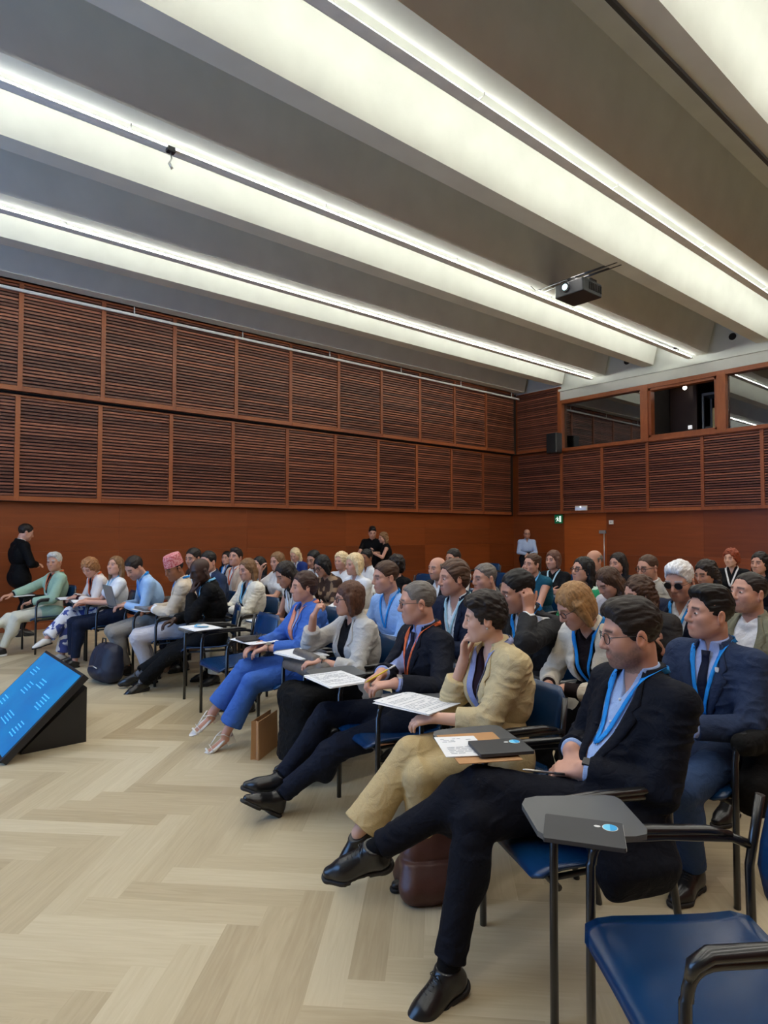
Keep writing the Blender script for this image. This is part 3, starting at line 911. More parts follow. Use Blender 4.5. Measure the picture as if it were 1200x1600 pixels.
def hand_prims(F, w, fd, pn, side, q, curl, rmin, thumb=0.5, spread=0.0):
    fd = nrm(fd); pn = nrm(pn - fd * (np.asarray(pn) @ fd)); th = -side * np.cross(fd, pn)
    P = lambda a, b, c: w + (fd * a + th * b + pn * c) * q
    R = lambda r: max(r * q, rmin)
    offs = (.027, .009, -.0095, -.027); base = (.092, .096, .091, .082); ln = (.070, .078, .072, .056)
    for o, b, l in zip(offs, base, ln):
        k0 = P(b, o, 0)
        F.cone(P(.006, o * .6, 0), k0, R(.0150), R(.0118), .012 * q)
        d = nrm(fd + th * o * spread * 20); p = k0
        for f, c, r1, r2 in ((.46, curl[0], .0100, .0090), (.30, curl[1], .0090, .0082), (.24, curl[2], .0082, .0070)):
            ax = np.cross(d, pn); 
            if np.linalg.norm(ax) < 1e-3: ax = th
            d = rot_axis(np.cross(fd, pn), math.radians(c)) @ d
            p2 = p + d * l * f * q
            F.cone(p, p2, R(r1), R(r2), .0035 * q); p = p2
    t0 = P(.022, .022, .008); d = nrm(fd * .75 + th * (.8 - .3 * thumb) + pn * (.15 + .35 * thumb))
    F.cone(P(.008, .012, .004), t0, R(.016), R(.0145), .012 * q)
    p = t0
    for l, r1, r2, c in ((.040, .0135, .0112, 0), (.034, .0108, .0098, 22), (.026, .0098, .0075, 25)):
        d = rot_axis(np.cross(d, fd) if np.linalg.norm(np.cross(d, fd)) > 1e-3 else pn, math.radians(c) * .6) @ d
        p2 = p + d * l * q; F.cone(p, p2, R(r1), R(r2), .005 * q); p = p2

# shoes ------------------------------------------------------------
_shoe = {}
def shoe_mesh(kind, h, q):
    """heel at the origin, toe along +x, ankle joint above x=.03"""
    key = (kind, round(h, 4), round(q, 2))
    if key in _shoe: return _shoe[key]
    F = Field((-.08, -.08, -.012), (.26, .08, .17), min(h, .006))
    if kind in ('oxford', 'loafer', 'sneaker', 'flat', 'ankle'):
        F.cone((.0, 0, .045), (.02, 0, .085), .036, .040, .0)
        F.cone((.02, 0, .045), (.14, .004, .034), .036, .038, .03)
        F.cone((.14, .004, .034), (.195, -.004, .026), .040, .026, .03, flat=((0, 0, 1), .85))
        F.cone((.03, 0, .08), (.10, 0, .052), .036, .03, .03)
        top = .098 if kind in ('oxford', 'sneaker') else (.075 if kind != 'ankle' else .14)
        if kind == 'ankle': F.cone((.015, 0, .07), (.015, 0, .15), .042, .044, .02)
        F.plane((0, 0, top), (-.35, 0, 1), .004)
        F.plane((0, 0, 0.006), (0, 0, -1), 0)
        V1, Q1 = F.surf()
        G = Field((-.08, -.08, -.006), (.27, .08, .05), min(h, .005))
        e = .004 if kind != 'sneaker' else .006
        G.cone((.0, 0, .012), (.0, 0, .012), .034 + e, None, 0); G.cone((.0, 0, .012), (.07, 0, .012), .034 + e, .031 + e, .01); G.cone((.07, 0, .012), (.145, .004, .012), .031 + e, .041 + e, .01)
        G.cone((.145, .004, .012), (.2, -.004, .012), .041 + e, .026 + e, .01)
        zt = .018 if kind != 'sneaker' else .03
        G.plane((0, 0, zt), (0, 0, 1)); G.plane((0, 0, 0.0), (0, 0, -1))
        if kind in ('oxford', 'ankle'):
            G.cutfn(lambda X: np.maximum(np.maximum(.055 - X[0], X[0] - .125), X[2] - .010) , (.04, -.08, -.01), (.14, .08, .02))
        V2, Q2 = G.surf()
        laces = None
        if kind in ('oxford', 'sneaker'):
            mb = MB()
            def tz(x, y):
                z = np.linspace(.14, .01, 66); d = F.sample(np.stack([np.full(66, x), np.full(66, y), z], 1)); k = np.argmax(d < 0)
                return z[k] if d[k] < 0 else .02
            for k in range(4):
                x = .074 + k * .015
                mb.tube([(x - .002, -.017, tz(x, -.017) + .0006), (x + .002, -.008, tz(x, -.008) + .003), (x + .002, .008, tz(x, .008) + .003), (x - .002, .017, tz(x, .017) + .0006)], .0024, 6)
            x = .070; z0 = tz(x, 0) + .004
            for s in (1, -1):
                mb.tube([(x, 0, z0), (x - .006, s * .012, z0 + .008), (x, s * .030, tz(x, s * .024) + .006), (x + .006, s * .016, z0 + .002), (x, 0, z0)], .0019, 6)
                mb.tube([(x, 0, z0), (x + .01, s * .018, tz(x + .01, s * .018) + .002), (x + .022, s * .030, tz(x + .022, s * .03) + .002)], .0017, 6)
            if kind == 'oxford':
                for xx, w in ((.150, .036), (.066, .034)):
                    mb.tube([(xx + .010 * (y / w) ** 2 * (-1 if xx > .1 else 1), y, tz(xx + .010 * (y / w) ** 2 * (-1 if xx > .1 else 1), y) + .0002) for y in np.linspace(-w, w, 13)], .0013, 5)
            laces = mb
        r = (V1 * q, Q1, V2 * q, Q2, laces)
    _shoe[key] = r
    return r

def place_mat(A, R):
    m = Matrix([[R[i][j] for j in range(3)] + [A[i]] for i in range(3)] + [[0, 0, 0, 1]])
    return m

def put_shoe(parent, kind, ankle, toe, up, q, h, mats, name=None):
    f, l, u = mid_frame(toe, up)
    org = ankle - u * .085 * q - f * .02 * q
    name = name or {'sneaker': 'sneaker', 'loafer': 'loafer', 'ankle': 'ankle_boot', 'flat': 'flat_shoe', 'sandal': 'sandal'}.get(kind, 'shoe')
    Rm = np.stack([f, l, u], 1)
    if kind == 'sandal':
        mb = MB()
        ring = []
        n = 20
        for k in range(n):
            a = 2 * math.pi * k / n; x = .09 + .125 * math.cos(a); wy = .030 + .010 * math.cos(a) - .004 * math.cos(2 * a)
            zz = .052 - .042 * min(1, max(0, (x - .02) / .12)); ring.append((x, wy * math.sin(a), zz))
        mb.prism([(x, y, z) for x, y, z in ring], (0, 0, .010))
        mb.prism([(-.03, -.026, 0), (.03, -.024, 0), (.03, .024, 0), (-.03, .026, 0)], (0, 0, .055))
        for (x, zt, w) in ((.135, .052, .042), (.165, .042, .042)):
            mb.tube([(x, -w * .95, .018), (x + .004, -w * .6, zt), (x + .006, 0, zt + .008), (x + .004, w * .6, zt), (x, w * .95, .018)], .007, 6, flat=.35)
        mb.tube([(.0, -.036, .06), (.03, -.03, .10), (.075, 0, .105), (.03, .03, .10), (.0, .036, .06)], .006, 6, flat=.4)
        mb.tube([(.075, 0, .105), (.135, 0, .062)], .006, 6, flat=.4)
        mb.tube([(.0, -.034, .06), (-.03, -.02, .085), (-.036, 0, .09), (-.03, .02, .085), (.0, .034, .06)], .006, 6, flat=.4)
        o = mb.build(name, mats[0], parent)
        o.matrix_local = place_mat(org, Rm)
        return o
    V1, Q1, V2, Q2, laces = shoe_mesh(kind, h, q)
    o = link(name, mesh_np(name, V1, Q1), parent, [mats[0]]); o.matrix_local = place_mat(org, Rm)
    link('sole', mesh_np('sole', V2, Q2), o, [mats[1]])
    if laces is not None and h < .0055: laces.build('laces', mats[2] if len(mats) > 2 else mats[0], o)
    return o

STAGE = (-2.1, 5.5)
# ------------------------------------------------------------------
def person(spec, probe=False):
    q = spec.get('s', 1.0); h = spec.get('h', .008); fem = spec.get('fem', False)
    g = dict(spec)
    face = math.radians(spec.get('face', 180)); x0, y0 = spec['at']
    c, s_ = math.cos(face), math.sin(face)
    toL = lambda p: np.array([(p[0] - x0) * c + (p[1] - y0) * s_, -(p[0] - x0) * s_ + (p[1] - y0) * c, p[2]])
    pt = lambda p: toL(p[1]) if isinstance(p, tuple) and len(p) == 2 and p[0] == 'w' else np.asarray(p, float)
    far = h > .0055; vfar = h > .0075
    rad = math.radians
    stand = spec.get('stand', False)
    hz = spec.get('hip', .535 if not stand else .90 * q)
    P = np.array([spec.get('hx', 0.0), 0, hz])
    lean, curve, twist, side = rad(spec.get('lean', -6)), rad(spec.get('curve', 10)), rad(spec.get('twist', 0)), rad(spec.get('side', 0))
    a1, a2 = lean - curve * .5, lean + curve * .5
    d1 = np.array([math.sin(a1), -math.sin(side), math.cos(a1)]); d1 = nrm(d1)
    d2 = nrm(np.array([math.sin(a2), -math.sin(side), math.cos(a2)]))
    Mid = P + d1 * .25 * q; N = Mid + d2 * .265 * q
    f1, l1, u1 = mid_frame((1, 0, 0), d1)
    fw = np.array([math.cos(twist), math.sin(twist), 0])
    f2, l2, u2 = mid_frame(fw, d2)
    shw = spec.get('shw', 0.155 if fem else .174) * q; sh_up = spec.get('shrug', 0.0)
    shL = N - u2 * (.072 - sh_up) * q + l2 * shw; shR = N - u2 * (.072 - sh_up) * q - l2 * shw
    yaw, pit, rol = (rad(a) for a in spec.get('head', (0, 0, 0)))
    if not stand and not spec.get('freehead'):      # everyone turns towards the speaker on the stage
        az = math.atan2(STAGE[1] - y0, STAGE[0] - x0) - face
        az = (az + math.pi) % (2 * math.pi) - math.pi
        yaw += max(-.75, min(.75, az))
    Rh = rot_axis((0, 0, 1), yaw) @ rot_axis((0, 1, 0), pit) @ rot_axis((1, 0, 0), rol)
    J = N + u2 * .030 * q + f2 * .018 * q + (u2 * .015 + Rh[:, 2] * .018) * q
    hq = spec.get('hs', .99 if not fem else .915) * (0.5 + .5 * q)
    C = J + Rh @ np.array([.022, 0, .085]) * hq
    if probe: return np.array([x0 + C[0] * c - C[1] * s_, y0 + C[0] * s_ + C[1] * c, C[2]])
    dpt = spec.get('fat', 1.0)
    # legs
    hw = .088 * q
    hipL, hipR = P + np.array([0, hw, 0]), P - np.array([0, hw, 0])
    lt, ls = .43 * q * spec.get('leglen', 1), .415 * q * spec.get('leglen', 1)
    legs = spec.get('legs', 'flat')
    if stand: dfl = {'L': (.02, .10, .085), 'R': (-.02, -.10, .085)}
    elif legs == 'flat': dfl = {'L': (.44, .11, .085), 'R': (.42, -.11, .085)}
    elif legs == 'back': dfl = {'L': (.28, .09, .085), 'R': (.25, -.09, .085)}
    elif legs == 'out': dfl = {'L': (.62, .09, .085), 'R': (.66, -.07, .085)}
    elif legs == 'crossL': dfl = {'L': (.66, -.14, .30), 'R': (.46, -.06, .085)}
    elif legs == 'crossR': dfl = {'R': (.66, .14, .30), 'L': (.46, .06, .085)}
    else: dfl = {}
    A = {k: pt(spec.get('foot' + k, dfl.get(k, (.44, 0, .085)))) for k in 'LR'}
    kp = {'L': spec.get('kneeL', (.5, .12, 1.0)), 'R': spec.get('kneeR', (.5, -.12, 1.0))}
    if legs == 'crossL': kp['L'] = spec.get('kneeL', (.5, -.25, 1.0))
    if legs == 'crossR': kp['R'] = spec.get('kneeR', (.5, .25, 1.0))
    if stand: kp = {k: (1, 0, 0) for k in 'LR'}
    K = {}
    for k, hp in (('L', hipL), ('R', hipR)):
        K[k], A[k] = two_bone(hp, A[k], lt, ls, kp[k])
    toe = {}
    for k in 'LR':
        t = spec.get('toe' + k)
        if t is None:
            sh = A[k] - K[k]
            if A[k][2] < .12: t = np.array([1.0, .15 if k == 'L' else -.15, 0])
            else:
                t = nrm(np.array([sh[0], sh[1], 0])) * .8 + nrm(sh) * .35 + np.array([.3, 0, 0])
        toe[k] = nrm(pt(t) if not (isinstance(t, tuple) and len(t) == 2) else toL(t[1]) - A[k])
    fup = {}
    for k in 'LR':
        v = np.array([0, 0, 1.0]) if A[k][2] < .105 else nrm(K[k] - A[k])
        fup[k] = nrm(v - toe[k] * (v @ toe[k]))
    # arms
    ua, fa = .285 * q, .25 * q
    chin = C + Rh @ np.array([.085, 0, -.115]) * hq
    arms = {}
    for k, sd, sh in (('L', 1, shL), ('R', -1, shR)):
        a = spec.get('arm' + k, 'lap'); fd = pn = None; curl = (28, 32, 20); pole = np.array([-.35, sd * .7, -.7]); th = .5
        if isinstance(a, dict):
            w = pt(a['w']); fd = np.asarray(a.get('fd', (1, 0, 0)), float); pn = np.asarray(a.get('pn', (0, 0, -1)), float); curl = a.get('curl', curl); pole = np.asarray(a.get('pole', pole), float); th = a.get('th', .5)
        elif a == 'lap': w = np.array([.26, sd * .10, .655]) * [1, 1, 1]; fd = (.75, -sd * .6, -.25); pn = (-.1, 0, -1)
        elif a == 'knee': w = np.array([.34, sd * .12, .645]); fd = (.9, -sd * .15, -.35); pn = (-.3, 0, -1)
        elif a == 'tablet': w = np.array([.28, -.12 if k == 'R' else -.02, .745]); fd = (.85, .35 if k == 'R' else -.5, -.12); pn = (0, 0, -1)
        elif a == 'clasp': w = np.array([.27, sd * .075, .69]); fd = (.55, -sd * .8, -.1); pn = (-.2, -sd * .3, -1); curl = (40, 45, 30)
        elif a == 'fold': w = np.array([.19, -sd * .07, .86 if k == 'L' else .83]); fd = (.15, -sd * 1, .1); pn = (-1, 0, 0); curl = (25, 25, 15); pole = (.1, sd * 1, -.6)
        elif a == 'chin':
            w = chin + np.array([.035, sd * .025, -.075]) * q; fd = (-.25, -sd * .25, 1); pn = (-1, -sd * .3, -.1); curl = (60, 70, 40); pole = (.2, sd * .45, -1)
        elif a == 'mouth':
            w = chin + Rh @ np.array([.050, sd * .030, -.085]); fd = Rh @ np.array([-.18, -sd * .05, 1.0]); pn = Rh @ np.array([-1, -sd * .35, 0]); curl = (22, 38, 25); pole = (.25, sd * .3, -1)
        elif a == 'cheek':
            w = C + Rh @ np.array([.055, sd * .085, -.13]) * hq + np.array([.0, sd * .012, -.03]); fd = Rh @ np.array([-.1, 0, 1.0]); pn = Rh @ np.array([-.15, -sd * 1.0, .1]); curl = (15, 25, 20); pole = (.3, sd * .5, -1)
        elif a == 'ear':
            w = C + Rh @ np.array([.0, sd * .115, -.10]) * hq; fd = Rh @ np.array([-.2, -sd * .1, 1.0]); pn = Rh @ np.array([0, -sd * 1.0, 0]); curl = (40, 50, 30); pole = (.4, sd * .8, -1)
        elif a == 'phone': w = np.array([.27, sd * .05, .80]); fd = (.6, -sd * .4, .5); pn = (-.6, -sd * .5, .4); curl = (45, 45, 30)
        elif a == 'side': w = sh + np.array([.04, sd * .05, -.50 * q]); fd = (.15, 0, -1); pn = (0, -sd, 0); pole = (-1, sd * .3, 0)
        elif a == 'up': w = chin + np.array([.12, sd * .12, -.02]); fd = (-.2, -sd * .2, 1); pn = (-.6, -sd * .7, 0); pole = (.2, sd * .5, -1)
        w = np.asarray(w, float)
        el, w = two_bone(sh, w, ua, fa, pole)
        if fd is None: fd = w - el
        arms[k] = (sh, el, w, np.asarray(fd, float), np.asarray(pn, float), curl, sd, th)

    allp = [P, Mid, N, C, *K.values(), *A.values()] + [p for a in arms.values() for p in a[:3]]
    lo, hi = np.min(allp, 0), np.max(allp, 0)

    def torso(F, o, wide=0.0, lower=True):
        k = .06 * q
        pw = (.085 if fem else .072) * q
        if lower:
            F.cone(P + l1 * pw - f1 * .015, P - l1 * pw - f1 * .015, (.112 + (.004 if fem else 0)) * q * dpt + o, None, k)
        w_ = .098 * q * dpt
        F.cone(Mid + l1 * .055 * q, Mid - l1 * .055 * q, w_ + o, None, k)
        if spec.get('belly'): F.ell(P + d1 * .15 * q + f1 * .06 * q, np.array([.10, .13, .14]) * q * spec['belly'] + o, np.stack([f1, l1, u1], 1), k)
        cc = N - u2 * .17 * q - f2 * .005
        F.cone(cc + l2 * .072 * q, cc - l2 * .072 * q, (.100 if fem else .108) * q * (.5 + .5 * dpt) + o, None, k)
        if fem:
            for sd in (1, -1): F.ell(N - u2 * .20 * q + f2 * .072 * q + l2 * sd * .065 * q, np.array([.055, .062, .06]) * q + o, np.stack([f2, l2, u2], 1), .04 * q)
        for sd, sh in ((1, shL), (-1, shR)):
            F.cone(N - u2 * .09 * q + l2 * sd * .07 * q, sh - l2 * sd * .015 * q, .072 * q + o, .052 * q + o, .05 * q)
            F.cone(N - u2 * .034 * q - f2 * .014 * q, sh + u2 * .008 * q, .042 * q + o, .034 * q + o, .05 * q)
    def arm(F, k, o, upto=1.0, extra=0.0, loose=0.0):
        sh, el, w, fd, pn, curl, sd, th = arms[k]
        ra, rb, rc = ((.042, .035, .026) if fem else (.048, .041, .030))
        F.cone(sh, el, ra * q + o, (rb + loose) * q + o, .035 * q)
        if upto > 0:
            e = el + (w - el) * upto
            F.cone(el, e, (rb + loose * 1.0) * q + o, (rb + (rc - rb) * upto + loose) * q + o, .012 * q)
    def leg(F, k, o, upto=1.0, hem=None):
        hp = hipL if k == 'L' else hipR
        F.cone(hp, K[k], .088 * q * (.6 + .4 * dpt) + o, .057 * q + o, .05 * q)
        e = K[k] + (A[k] - K[k]) * upto
        r_ = (.057 + (.036 - .057) * upto) * q + o if hem is None else hem
        F.cone(K[k], e, .055 * q + o, r_, .02 * q)
        if hem is None or hem < .06:
            cf = K[k] + (A[k] - K[k]) * .3 + np.array([-.02, 0, -.01]); F.ell(cf, np.array([.05, .05, .10]) * q + o, None, .04 * q)
    seat_cut = (lambda F: None) if stand else (lambda F: F.plane((0, 0, hz - .085), (0, 0, -1), .01, within=((-.3, -.35, hz - .3), (.26, .35, hz - .05))))

    # ---- body
    skin = SKIN.get(spec.get('skin', 'light'), spec.get('skin')); hair = HAIR.get(spec.get('haircol', 'brown'), spec.get('haircol'))
    F = Field(lo - .24, hi + .26, h)
    torso(F, -.004)
    for k in 'LR':
        arm(F, k, 0); leg(F, k, -.004)
        sh, el, w, fd, pn, curl, sd, th = arms[k]
        hand_prims(F, w, fd, pn, sd, q * (.92 if fem else 1.0), curl, h * .85, th)
        closed = spec.get('shoes', 'oxford') != 'sandal'
        F.cone(A[k] - fup[k] * .035, A[k] + toe[k] * (.06 if closed else .135) * q - fup[k] * (.045 if closed else .062), .028 * q, (.016 if closed else .024) * q, .02)
    nr = (.046 if fem else .054) * q * spec.get('neck', 1.0)
    F.cone(N - u2 * .02, C + Rh @ np.array([-.028, 0, -.055]) * hq, nr * 1.08, nr, .03 * q)
    head_prims(F, C, Rh, hq, None, nr)
    V, Q = F.surf()
    col = head_cols(V, skin, C, Rh, hq, hair, spec, far)
    me = mesh_np('person', V, Q); set_cols(me, col)
    body = link('person', me, None, [M['skin']])
    body.location = (x0, y0, 0); body.rotation_euler = (0, 0, face)
    tag(body, spec['label'], 'person', spec.get('group'))

    def add(name, V, Q, mats, parent=None, cols=None):
        me = mesh_np(name, V, Q)
        if cols is not None: set_cols(me, cols)
        return link(name, me, parent or body, mats)
    def wrinkle(V, Q, J, amp=.004, base=.0016):
        if vfar: return V
        Nn = vnormals(V, Q); w = np.zeros(len(V))
        for j, r in J: w = np.maximum(w, np.exp(-(((V - j) ** 2).sum(1)) / (r * r)))
        sd = spec['at'][0] * 7.3
        n = vnoise(V * [15, 15, 30] + sd + 1.4 * vnoise(V * 6)[:, None]); r_ = 1 - np.abs(n) * 2
        return V + Nn * (w * amp * r_ * .8 + base * vnoise(V * 13 + sd + 5))[:, None]
    fields = []
    # ---- trousers or skirt
    b = spec.get('bottom', dict(col=srgb(30, 34, 48)))
    if b.get('kind', 'trousers') == 'trousers':
        G = Field(np.min([P, *K.values(), *A.values()], 0) - .19, np.max([P, *K.values(), *A.values()], 0) + .19, h)
        o = b.get('o', .011)
        pw = (.085 if fem else .072) * q
        G.cone(P + l1 * pw - f1 * .015, P - l1 * pw - f1 * .015, .114 * q * dpt + o, None, .05)
        G.cone(P + d1 * .12 * q + l1 * .05, P + d1 * .12 * q - l1 * .05, .096 * q * dpt + o, None, .05)
        for k in 'LR': leg(G, k, o, b.get('upto', .93), b.get('hem', .050) * q)
        for k in 'LR':
            e = K[k] + (A[k] - K[k]) * b.get('upto', .93); G.plane(e, A[k] - K[k], .004, within=(e - .13, e + .13))
        seat_cut(G)
        V, Q = G.surf(); V = wrinkle(V, Q, [(K['L'], .13), (K['R'], .13), (hipL + (.08, 0, 0), .14), (hipR + (.08, 0, 0), .14), (A['L'], .12), (A['R'], .12)], .007)
        add(b.get('name', 'trousers'), V, Q, [b.get('mat') or cloth(b['col'])])
        fields.append(G)
    else:
        G = Field(np.min([P, *K.values(), *A.values()], 0) - .24, np.max([P, *K.values(), *A.values()], 0) + .24, h)
        G.cone(P + l1 * .085, P - l1 * .085, .13 * q, None, .05)
        up_ = b.get('upto', .8); r2 = b.get('hem', .13)
        kc = (K['L'] + K['R']) / 2; ec = kc + ((A['L'] + A['R']) / 2 - kc) * up_
        for k in 'LR':
            hp = hipL if k == 'L' else hipR; G.cone(hp, K[k], .10 * q, .085 * q, .06)
            e = K[k] + (A[k] - K[k]) * up_; G.cone(K[k], e, .085 * q, r2 * .8, .06)
        G.cone(P, kc, .11 * q, .09, .06); G.cone(kc, ec, .085, r2, .06)
        for k in 'LR': G.plane(ec, (0, 0, -1), .004, within=(ec - .3, ec + (.3, .3, .05)))
        seat_cut(G)
        V, Q = G.surf(); V = wrinkle(V, Q, [(ec, .3), (kc, .2)], .008); add('skirt', V, Q, [cloth(b['col'])])
        fields.append(G)
    # ---- shirt
    t = spec.get('top', dict(col=srgb(225, 228, 235)))
    blo, bhi = np.min([P, N, Mid] + [p for a in arms.values() for p in a[:3]], 0) - .19, np.max([P, N, Mid] + [p for a in arms.values() for p in a[:3]], 0) + .17
    def collar_cut(F, w0, depth, f0=-.005):
        """open the front of a garment from the neck down"""
        def fn(X):
            dx = [X[i] - np.float32(N[i]) for i in range(3)]
            L = sum(dx[i] * np.float32(l2[i]) for i in range(3)); H = sum(dx[i] * np.float32(u2[i]) for i in range(3)); Fr = sum(dx[i] * np.float32(f2[i]) for i in range(3))
            w = np.float32(w0) * np.clip((H + depth) / (depth + .02), 0, 1.3)
            w = w - 1.0 * (H < -depth)
            return np.maximum(np.abs(L) - w, f0 - Fr)
        F.cutfn(fn, blo, bhi)
    T = T0 = None; front = []
    if t:
        T = Field(blo, bhi, h)
        o = t.get('o', .008)
        torso(T, o)
        sl = t.get('sleeve', 'long')
        for k in 'LR':
            if sl == 'none': continue
            if sl == 'short':
                sh, el = arms[k][0], arms[k][1]; T.cone(sh, sh + (el - sh) * .55, .056 * q + o, .052 * q + o, .03); 
            else:
                up_ = {'long': .97, 'half': .25, 'three': .6}[sl]
                arm(T, k, o, up_, loose=t.get('loose', .002))
                e = arms[k][1] + (arms[k][2] - arms[k][1]) * up_
                T.plane(e, arms[k][2] - arms[k][1], 0, within=(e - .07, e + .07))
        if t.get('collar', True):
            T.cone(N - u2 * .03 * q - f2 * .004, N + (u2 * .026 + f2 * .010) * q, nr + .018, nr + .009, .012)
            T.plane(N + u2 * .034 * q + f2 * .01, u2 + f2 * .0 + .28 * f2, .004, within=(N - .12, N + .14))
            collar_cut(T, t.get('open', .035), t.get('depth', .085), .0)
        else:
            T.cone(N - u2 * .03, N + u2 * .005, nr + .03, nr + .006, .012)
            collar_cut(T, t.get('open', .06), t.get('depth', .05), .0)
        T0 = Field(blo, bhi, max(h, .006)); torso(T0, o)
        T0.cone(N - u2 * .03 * q, N + u2 * .02 * q, nr + .018, nr + .010, .012); front.append(T0)
        seat_cut(T)
        V, Q = T.surf(); V = wrinkle(V, Q, [(arms[k][1], .11) for k in 'LR'] + [(arms[k][0] - u2 * .05, .10) for k in 'LR'] + [(Mid + f1 * .09, .14)], .006)
        cols = None; mt = [t.get('mat') or cloth(t['col'])]
        if t.get('stripe') is not None:
            cols = np.tile(t['col'], (len(V), 1)); n = vnoise(V * 22 + 3) > .1; cols[n] = t['stripe']; mt = [M['pattern']]
        add(t.get('name', 'shirt' if t.get('collar', True) else 'top'), V, Q, mt, None, cols)
        fields.append(T)
    # ---- jacket
    jk = spec.get('outer'); Jf = None
    def wjack(H): return 0
    if jk:
        Jf = Field(blo - .04 - (.10 if spec.get('tail') else 0), bhi + .04, h)
        o = jk.get('o', .016)
        torso(Jf, o)
        up_ = jk.get('upto', .90)
        for k in 'LR':
            arm(Jf, k, o * .8, up_, loose=jk.get('loose', .008))
            e = arms[k][1] + (arms[k][2] - arms[k][1]) * up_
            Jf.plane(e, arms[k][2] - arms[k][1], 0, within=(e - .09, e + .09))
        if not stand:
            for k, hp in (('L', hipL), ('R', hipR)):
                Jf.cone(hp, hp + (K[k] - hp) * .30, .105 * q * dpt + o * .5, .085 * q + o * .5, .05)
        else:
            Jf.cone(P - (0, .07, .06), P + (0, .07, -.06), .125 * q + o * .5, None, .05)
        Jf.cone(N - u2 * .03 * q - f2 * .012, N + u2 * jk.get('colup', .024) * q - f2 * .004, nr + .036, nr + .019, .015)
        Jf.plane(N + u2 * .030 * q, u2 + .25 * f2, .004, within=(N - .14, N + .16))
        dj = jk.get('depth', .34) * q; w0 = jk.get('w', .082) * .86 * q; wmin = jk.get('wmin', 0.0)
        vw = lambda H: np.float32(w0) * np.clip((H + dj) / (dj - .09 * q), 0, 1.0) * (.74 + .26 * np.clip((.02 - H) / .09, 0, 1))
        def fn(X):
            dx = [X[i] - np.float32(N[i]) for i in range(3)]
            L = sum(dx[i] * np.float32(l2[i]) for i in range(3)); H = sum(dx[i] * np.float32(u2[i]) for i in range(3)); Fr = sum(dx[i] * np.float32(f2[i]) for i in range(3))
            w = vw(H)
            w = np.maximum(w, wmin) - (0 if wmin else 1.0) * (H < -dj)
            return np.maximum(np.abs(L) - w, jk.get('f0', .02) + .02 * np.clip((H + .03) / .03, 0, 1) - Fr)
        Jf.cutfn(fn, blo - .04, bhi + .04)
        J0 = Field(blo - .04, bhi + .04, max(h, .006)); torso(J0, o)
        J0.cone(N - u2 * .03 * q - f2 * .012, N + u2 * jk.get('colup', .024) * q - f2 * .004, nr + .036, nr + .019, .015)
        J0.cutfn(fn, blo - .04, bhi + .04); front.append(J0)
        seat_cut(Jf)
        if spec.get('tail'):      # the jacket's skirt hangs over the side of the seat
            for sd in spec['tail']:
                for x in np.arange(-.09, .17, .045):
                    Jf.cone((x, sd * .175, hz - .01), (x * .95, sd * .232, hz - .10), .05, .034, .06)
                    Jf.cone((x * .95, sd * .232, hz - .10), (x * .95, sd * .236, hz - .155), .034, .018, .06)
        V, Q = Jf.surf(); V = wrinkle(V, Q, [(arms[k][1], .12) for k in 'LR'] + [(arms[k][0] - u2 * .06, .11) for k in 'LR'] + [(Mid + f1 * .1, .16)], jk.get('wr', .012), .0028)
        jm = jk.get('mat') or cloth(jk['col'])
        jo = add(jk.get('name', 'jacket'), V, Q, [jm])
        fields.append(Jf)
    def D(Pts): return np.min([f.sample(Pts) for f in front], 0)
    def project(L, H, off=.004, fr=.30):
        """points in front of the chest (left, height from neck) laid onto the clothes"""
        L, H = np.broadcast_arrays(np.asarray(L, float), np.asarray(H, float)); sh = L.shape; L, H = L.ravel(), H.ravel()
        Pn = N + np.outer(L, l2) + np.outer(H, u2) + f2 * fr
        for _ in range(40):
            d = D(Pn) - off; Pn = Pn - np.outer(np.clip(d * .8, 0.0, .05), f2)
        fr_ = (Pn - N) @ f2
        bad = fr_ < -.06
        Pn[bad] += np.outer(-.06 - fr_[bad], f2)
        return Pn.reshape(*sh, 3)
    def sheet(grid, th=.004):
        """thin solid strip from an n x m grid of points"""
        n, m = grid.shape[:2]; mb = MB()
        a = grid; b = grid + f2 * th
        vs = [tuple(p) for p in b.reshape(-1, 3)] + [tuple(p) for p in a.reshape(-1, 3)]
        o = n * m; fs = []
        for i in range(n - 1):
            for j in range(m - 1):
                k = i * m + j
                fs.append((k, k + 1, k + m + 1, k + m)); fs.append((o + k, o + k + m, o + k + m + 1, o + k + 1))
        for i in range(n - 1):
            k = i * m; fs.append((k, k + m, o + k + m, o + k)); k += m - 1; fs.append((k + m, k, o + k, o + k + m))
        for j in range(m - 1):
            fs.append((j + 1, j, o + j, o + j + 1)); k = (n - 1) * m + j; fs.append((k, k + 1, o + k + 1, o + k))
        mb.add(vs, fs, smooth=True); return mb
    if jk and jk.get('lapel', True) and not vfar:
        lm = jk.get('lmat') or jm
        for sd in (1, -1):
            n = 14; tt = np.linspace(0, 1, n)[:, None]; jj = np.linspace(0, 1, 4)[None, :]
            H = .012 * q - tt * (dj - .01)
            inn = vw(H) - .006
            wid = np.where(tt < .32, .016 + .04 * tt / .32, .060 * (1 - ((tt - .32) / .68)) ** .75 + .006) * q * jk.get('lw', 1.0)
            wid = np.where(np.abs(tt - .30) < .04, wid * .55, wid)
            Lx = inn + wid * jj
            sheet(project(sd * Lx, H + 0 * jj - .25 * wid * jj * (tt < .32), .003)).build('lapel', lm, jo)
    if jk and jk.get('buttons') and not vfar:
        mb = MB()
        for Hh in (-dj - .01, -dj - .10):
            p = project([.012], [Hh], .004)[0]; mb.sphere(p, .010, 10, 6)
        mb.build('button', M['black'], jo)
